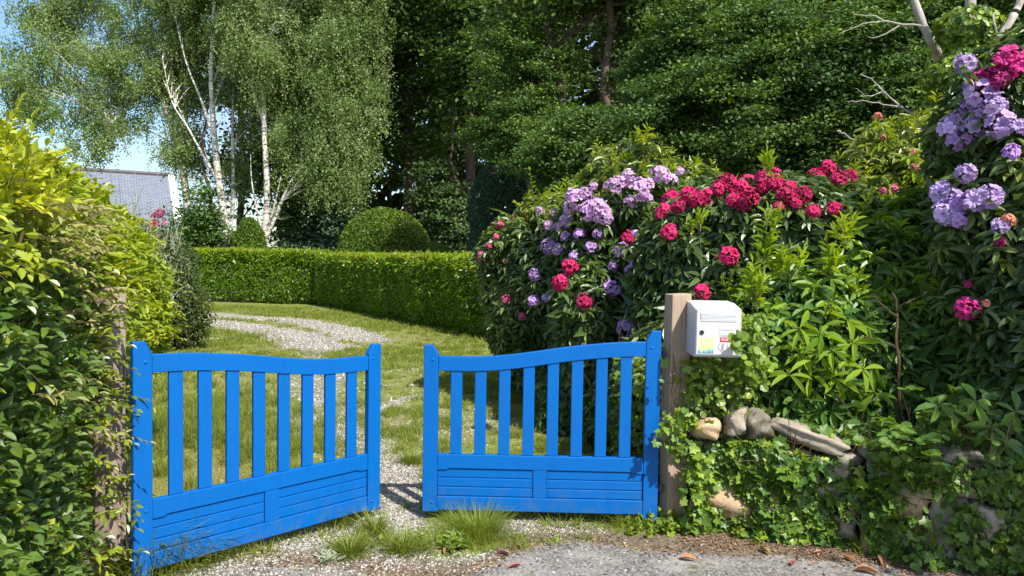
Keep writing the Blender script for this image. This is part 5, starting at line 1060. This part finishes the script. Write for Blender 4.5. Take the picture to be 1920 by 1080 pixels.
tubes(g, [poly([P(1262, 860, 4.41), P(1266, 790, 4.41), P(1258, 740, 4.41), P(1266, 700, 4.41), P(1262, 665, 4.41)], 14), ], .003, 5); tubes(g, [poly([P(1262, 740, 4.41), P(1275, 710, 4.40), P(1280, 690, 4.40)], 14)], .002, 5); tubes(g, [poly([P(1270, 800, 4.41), P(1278, 770, 4.40), P(1276, 740, 4.40)], 14)], .002, 5); put('stems', g, M_twig, gt)
gl = Geo(); q = near(1264, 690, 4.41, 4, 20, 14); q[:, 1] = pp[1]-.055; leaves(gl, q, rv(14), rv(14), .018, .012, T_MID, 0.0); put('dry_leaves', gl, simple('dry leaves', (.22, .13, .06), .8), gt)
# shaded climbers behind, seen through the gate slats
q3 = np.stack([U(.75, 1.15, 1500), U(4.9, 5.6, 1500), U(.02, .95, 1500)], -1); ivy('ivy', 'ivy thicket behind the right gate leaf, seen between its slats', (.95, 5.2, 0), q3, np.tile([-.6, -.8, .1], (1500, 1)), 90, U(0, .6, 1500), .048)

# ------------------------------------------------------------------ ground plants
def tuft(name, label, px, py, n, L, W, spread, tint=(0, .7), group='grass tufts in the gravel at the gates', lean=.34, wz=(0, 0)):
    L *= 1.1; W *= 1.2; n = int(n*1.8); tint = (0, .55); c = G(px, py); t = thing(name, label, 'grass tuft', (c[0], c[1], 0), group); g = Geo(); r = np.abs(rng.normal(size=n))*spread; th = U(0, 6.283, n)
    p = np.stack([c[0]+r*np.cos(th), c[1]+r*np.sin(th), np.zeros(n)-.004], -1); d = nrm(np.stack([np.cos(th)*lean, np.sin(th)*lean, np.full(n, 1.0)], -1)+.30*rng.normal(size=(n, 3)))
    leaves(g, p, d, nrm(np.stack([-np.cos(th), -np.sin(th), np.full(n, .6)], -1)), L*U(.25, 1.25, n), W*U(.6, 1.3, n), T_BLADE, U(tint[0], tint[1], n)); put('blades', g, L_grass, t); return t
for a in (('grass tuft leaning against the foot of the left gate leaf at its free end', 674, 958, 150, .15, .0045, .045), ('grass tuft close below the free end of the left gate leaf', 643, 985, 190, .12, .004, .06), ('upright grass tuft in the middle of the gateway', 705, 1000, 170, .13, .004, .045),
          ('yellow-green grass tuft nearest the tarmac left of the gap', 655, 1040, 200, .12, .0045, .05), ('straggly grass tuft with straw blades in front of the gap', 755, 1035, 200, .12, .005, .06), ('dense fine grass tuft below the right gate leaf', 897, 1005, 900, .15, .0025, .11),
          ('small fine grass tuft under the free end of the right gate leaf', 856, 980, 260, .09, .0025, .05), ('tiny grass tuft in the gravel gap', 762, 955, 40, .05, .003, .02), ('tall grass clump at the foot of the hinge side of the left gate leaf', 338, 1052, 420, .24, .005, .09),
          ('long grass in front of the hedge beside the left gate leaf', 262, 1075, 420, .26, .006, .12), ('small grass tuft on the stony ground below the left gate leaf', 450, 1032, 70, .07, .004, .04), ('green tuft behind the gap between the gate leaves', 772, 868, 260, .10, .004, .06),
          ('ragged grass under the hinge side of the right gate leaf', 1175, 985, 200, .10, .0035, .10), ('pale arching grass at the foot of the wall in the lower right corner', 1895, 1035, 90, .22, .006, .04), ('thin grass blades at the foot of the shaded wall', 1610, 1035, 26, .14, .005, .02), ('patch of grass between the tufts and the tarmac', 800, 1030, 160, .06, .0035, .08), ('wispy grass on the left stony patch', 390, 1052, 180, .13, .0035, .09)):
    tuft('grass_tuft', *a)
def weed(label, px, py, n, h, L, W, tm, spread, tint=.5, mat=L_ivy, grp='broad-leaved weeds by the gates'):
    c = G(px, py); t = thing('weed', label, 'weed', (c[0], c[1], 0), grp); gl = Geo(); gs = Geo(); p = np.stack([c[0]+spread*rng.normal(size=n), c[1]+spread*.6*rng.normal(size=n), np.full(n, -.005)], -1)
    shoots(gl, gs, p, nrm(UP+.5*rng.normal(size=p.shape)), h*U(.5, 1.2, n), 6, L, W, tm, tint, .1, .0022); put('leaves', gl, mat, t); put('stems', gs, M_stem, t)
weed('low green weed right of the straggly grass tuft', 795, 1018, 12, .07, .05, .02, T_LEAF, .04); weed('dock-like weed with red-brown lower leaves near the tarmac', 848, 1030, 9, .09, .085, .024, T_LEAF, .03)
weed('ivy-like weeds under the hinge side of the right gate leaf', 1205, 992, 26, .09, .045, .038, T_ROUND, .10, .6); weed('bright weeds at the foot of the tan post', 1262, 990, 34, .11, .05, .042, T_IVY, .09, .6)
weed('climbing weed with bronze leaves in front of the left gate leaf', 318, 1062, 9, .30, .045, .032, T_LEAF, .05, .3); weed('grey-green weed by the grass tufts', 615, 1052, 7, .05, .06, .016, T_LEAF, .03, .3, L_silver); weed('leafy weeds below the ivy at the foot of the wall', 1420, 1000, 30, .10, .05, .045, T_ROUND, .12, .7)
weed('shaded weeds at the foot of the wall near the right corner', 1760, 1050, 34, .12, .05, .04, T_ROUND, .16, .1); weed('trailing weeds between hedge and left gate leaf', 275, 1040, 16, .22, .045, .03, T_LEAF, .09, .4)

# lawn, stones, litter
gcp = [(gp([(560, 1010), (650, 1010), (760, 1022), (860, 1012), (960, 1010)]), .10), (gp([(300, 1075), (380, 1060), (500, 1035)]), .07), (gp([(1010, 985), (1120, 985), (1250, 990)]), .07), (gp([(960, 1030), (1100, 1010)]), .04)]
def cover(X, Y):
    v = X*0
    for pts, w in gcp: v = np.maximum(v, np.exp(-(seg_dist(X, Y, pts)/w)**2))
    return v
def scatter(n, x0, x1, y0, y1, keep):
    X = U(x0, x1, n); Y = U(y0, y1, n); k = rng.random(n) < keep(X, Y); X, Y = X[k], Y[k]; return np.stack([X, Y, gz(X, Y)], -1)
def inview(X, Y): return (np.abs(X) < Y*.72+.6)
g = Geo()
mo = lambda X, Y: .06+.94*np.clip(lump(np.stack([X, Y, X*0], -1), 1.1, 1)*1.2+.40+1.3*lump(np.stack([X, Y, X*0], -1), 6.3, 2)+.8*lump(np.stack([X, Y, X*0], -1), 17.3, 4), 0, 1)
for (n, y0, y1, x0, x1, L_, W_2) in ((330000, 4.55, 8, -5.5, 1.2, .050, .0055), (170000, 8, 13, -8, 1, .055, .010), (150000, 13, 22.5, -10, 0.6, .06, .018)):
    p = scatter(n, x0, x1, y0, y1, lambda X, Y: np.clip(1-field(X, Y)*1.7, .02, 1)*mo(X, Y)*inview(X, Y)*np.clip(1.3-soilf(X, Y), 0, 1))
    N = len(p); d = nrm(UP+.55*rng.normal(size=(N, 3))); lf = np.clip((-.75*p[:, 1]*.25-p[:, 0]-.2), 0, 1)*(p[:, 1] < 9); ls = L_*U(.35, 1.4, N)*(1+1.1*lf)*(.45+.95*mo(p[:, 0], p[:, 1]))
    leaves(g, p, d, rv(N), ls, W_2*U(.7, 1.3, N), T_BLADE1, np.clip(.30+.55*(1-mo(p[:, 0], p[:, 1]))+.25*rng.normal(size=N), 0, 1))
p = scatter(60000, -1.8, 1.2, 3.3, 4.7, lambda X, Y: cover(X, Y)*(.25+.75*(lump(np.stack([X, Y, X*0], -1), 9, 2) > 0))*.5); N = len(p)
leaves(g, p, nrm(UP+.7*rng.normal(size=(N, 3))), rv(N), U(.02, .085, N), U(.003, .006, N), T_BLADE, U(0, .9, N))
props(put('grass', g, L_grass), kind='stuff')
g = Geo(); p = scatter(9000, -1.8, 1.3, 3.3, 4.7, lambda X, Y: cover(X, Y)*(lump(np.stack([X, Y, X*0], -1), 12, 5) > .15)*.35); N = len(p)
leaves(g, p+[0, 0, .01], nrm(rv(N)*[1, 1, .3]+[0, 0, .5]), nrm(UP+.4*rng.normal(size=(N, 3))), U(.015, .05, N), U(.010, .022, N), T_ROUND, U(0, .8, N)); props(put('ground_cover', g, L_ivy), kind='stuff')
T_STONE = T_([(-.5, 0, 0), (.5, 0, 0), (0, -.5, 0), (0, .5, 0), (0, .1, .32), (0.1, 0, -.3)], [[0, 2, 4], [2, 1, 4], [1, 3, 4], [3, 0, 4], [2, 0, 5], [1, 2, 5], [3, 1, 5], [0, 3, 5]])
m, n_, l_, p_ = nodes('limestone chippings'); g_ = n_.new('ShaderNodeNewGeometry'); l_.new(ramp(n_, l_, g_.outputs['Random Per Island'], [(0, (.12, .10, .08)), (.4, (.30, .27, .23)), (.8, (.43, .40, .36)), (1, (.58, .56, .52))]), p_.inputs['Base Color']); p_.inputs['Roughness'].default_value = .85
g = Geo(); p = scatter(120000, -2.2, 1.2, 3.4, 8, lambda X, Y: np.clip(field(X, Y)*1.1-.12, 0, 1)*.9+.02)
leaves(g, p+[0, 0, .002], nrm(rv(len(p))*[1, 1, .4]), nrm(UP+.3*rng.normal(size=p.shape)), U(.008, .022, len(p)), U(.007, .017, len(p)), T_STONE)
p = scatter(60000, -9, .5, 8, 20, lambda X, Y: np.clip(field(X, Y)*1.3-.25, 0, 1)+.022); leaves(g, p+[0, 0, .003], nrm(rv(len(p))*[1, 1, .3]), nrm(UP+.3*rng.normal(size=p.shape)), U(.02, .045, len(p)), U(.015, .035, len(p)), T_STONE)
props(put('gravel', g, m), kind='stuff')
m, n_, l_, p_ = nodes('dead leaf litter'); g_ = n_.new('ShaderNodeNewGeometry'); l_.new(ramp(n_, l_, g_.outputs['Random Per Island'], [(0, (.07, .04, .025)), (.5, (.20, .11, .06)), (1, (.38, .25, .15))]), p_.inputs['Base Color']); p_.inputs['Roughness'].default_value = .8; M_lit = m
g = Geo(); p = scatter(52000, -1.4, 3.2, 3.2, 5.2, lambda X, Y: np.clip(np.exp(-((Y-wall_y(X)+.22)/.16)**2)*(X > 1.0)*.9+np.exp(-((Y-ROADY(X)-.03)/.10)**2)*(X < 1.2)*.35, 0, 1)+.014)
leaves(g, p+[0, 0, .004], nrm(rv(len(p))*[1, 1, .25]), nrm(UP+.35*rng.normal(size=p.shape)), U(.008, .035, len(p)), U(.004, .014, len(p)), T_MID); props(put('leaf_litter', g, M_lit), kind='stuff')
def dryleaf(label, px, py, c, L_=.085, a=0.0):
    q = G(px, py); g = Geo(); ang = U(0, 6.28) if a == 0 else a; leaves(g, np.array([[-L_/2, 0, .012]]), np.array([[1.0, 0, .12]]), np.array([[0, U(-.3, .3), 1.0]]), L_, L_*.38, leaf_t((.15, .35, .55, .75, .9), (.6, .95, 1, .75, .4), .16, .22), 0.0)
    m = bpy.data.materials.new('dry leaf'); m.use_nodes = True; nn_ = m.node_tree.nodes; ll = m.node_tree.links; b = nn_['Principled BSDF']; b.inputs['Roughness'].default_value = .6
    ll.new(mixc(nn_, ll, tuple(x*.6 for x in c), c, noise(nn_, ll, 40, 4, .6, gpos(nn_))), b.inputs['Base Color'])
    o = put('fallen_leaf', g, m); o.location = (q[0], q[1], 0); o.rotation_euler = (0, 0, ang); props(o, label, 'fallen leaf', 'fallen leaves on the tarmac')
OR = (.50, .20, .08); RD = (.30, .06, .045); BRN = (.28, .13, .07); YL = (.45, .33, .10)
for a in (('orange-brown dead leaf on the mossy tarmac, nearest to the timber post', 1291, 1052, OR, .09), ('red dead leaf on the tarmac in front of the ivy', 1488, 1060, RD, .07), ('small dark red leaf right beside the larger red one', 1525, 1061, RD, .04), ('orange leaf fragment at the foot of the shaded wall', 1594, 1052, OR, .07), ('large orange dead leaf at the bottom edge below the wall', 1625, 1076, OR, .12),
          ('long reddish-brown leaf in the litter below the wall', 1655, 1056, BRN, .12), ('brown leaf in the litter towards the right corner', 1710, 1062, BRN, .08), ('yellowish curled leaf on the tarmac below the ivy', 1434, 1037, YL, .09), ('small brown leaf between the ivy and the curled yellowish leaf', 1534, 1040, BRN, .05), ('pinkish-brown dead leaf right of the fine grass tuft', 945, 1042, (.36, .20, .15), .08), ('dark red leaf at the edge of the tarmac near the grass', 965, 1066, RD, .07), ('red-brown leaf beside the dock-like weed', 836, 1037, BRN, .07), ('small pale brown leaf before the yellow-green tuft', 700, 1066, (.40, .24, .14), .05)):
    dryleaf(*a)

flush()
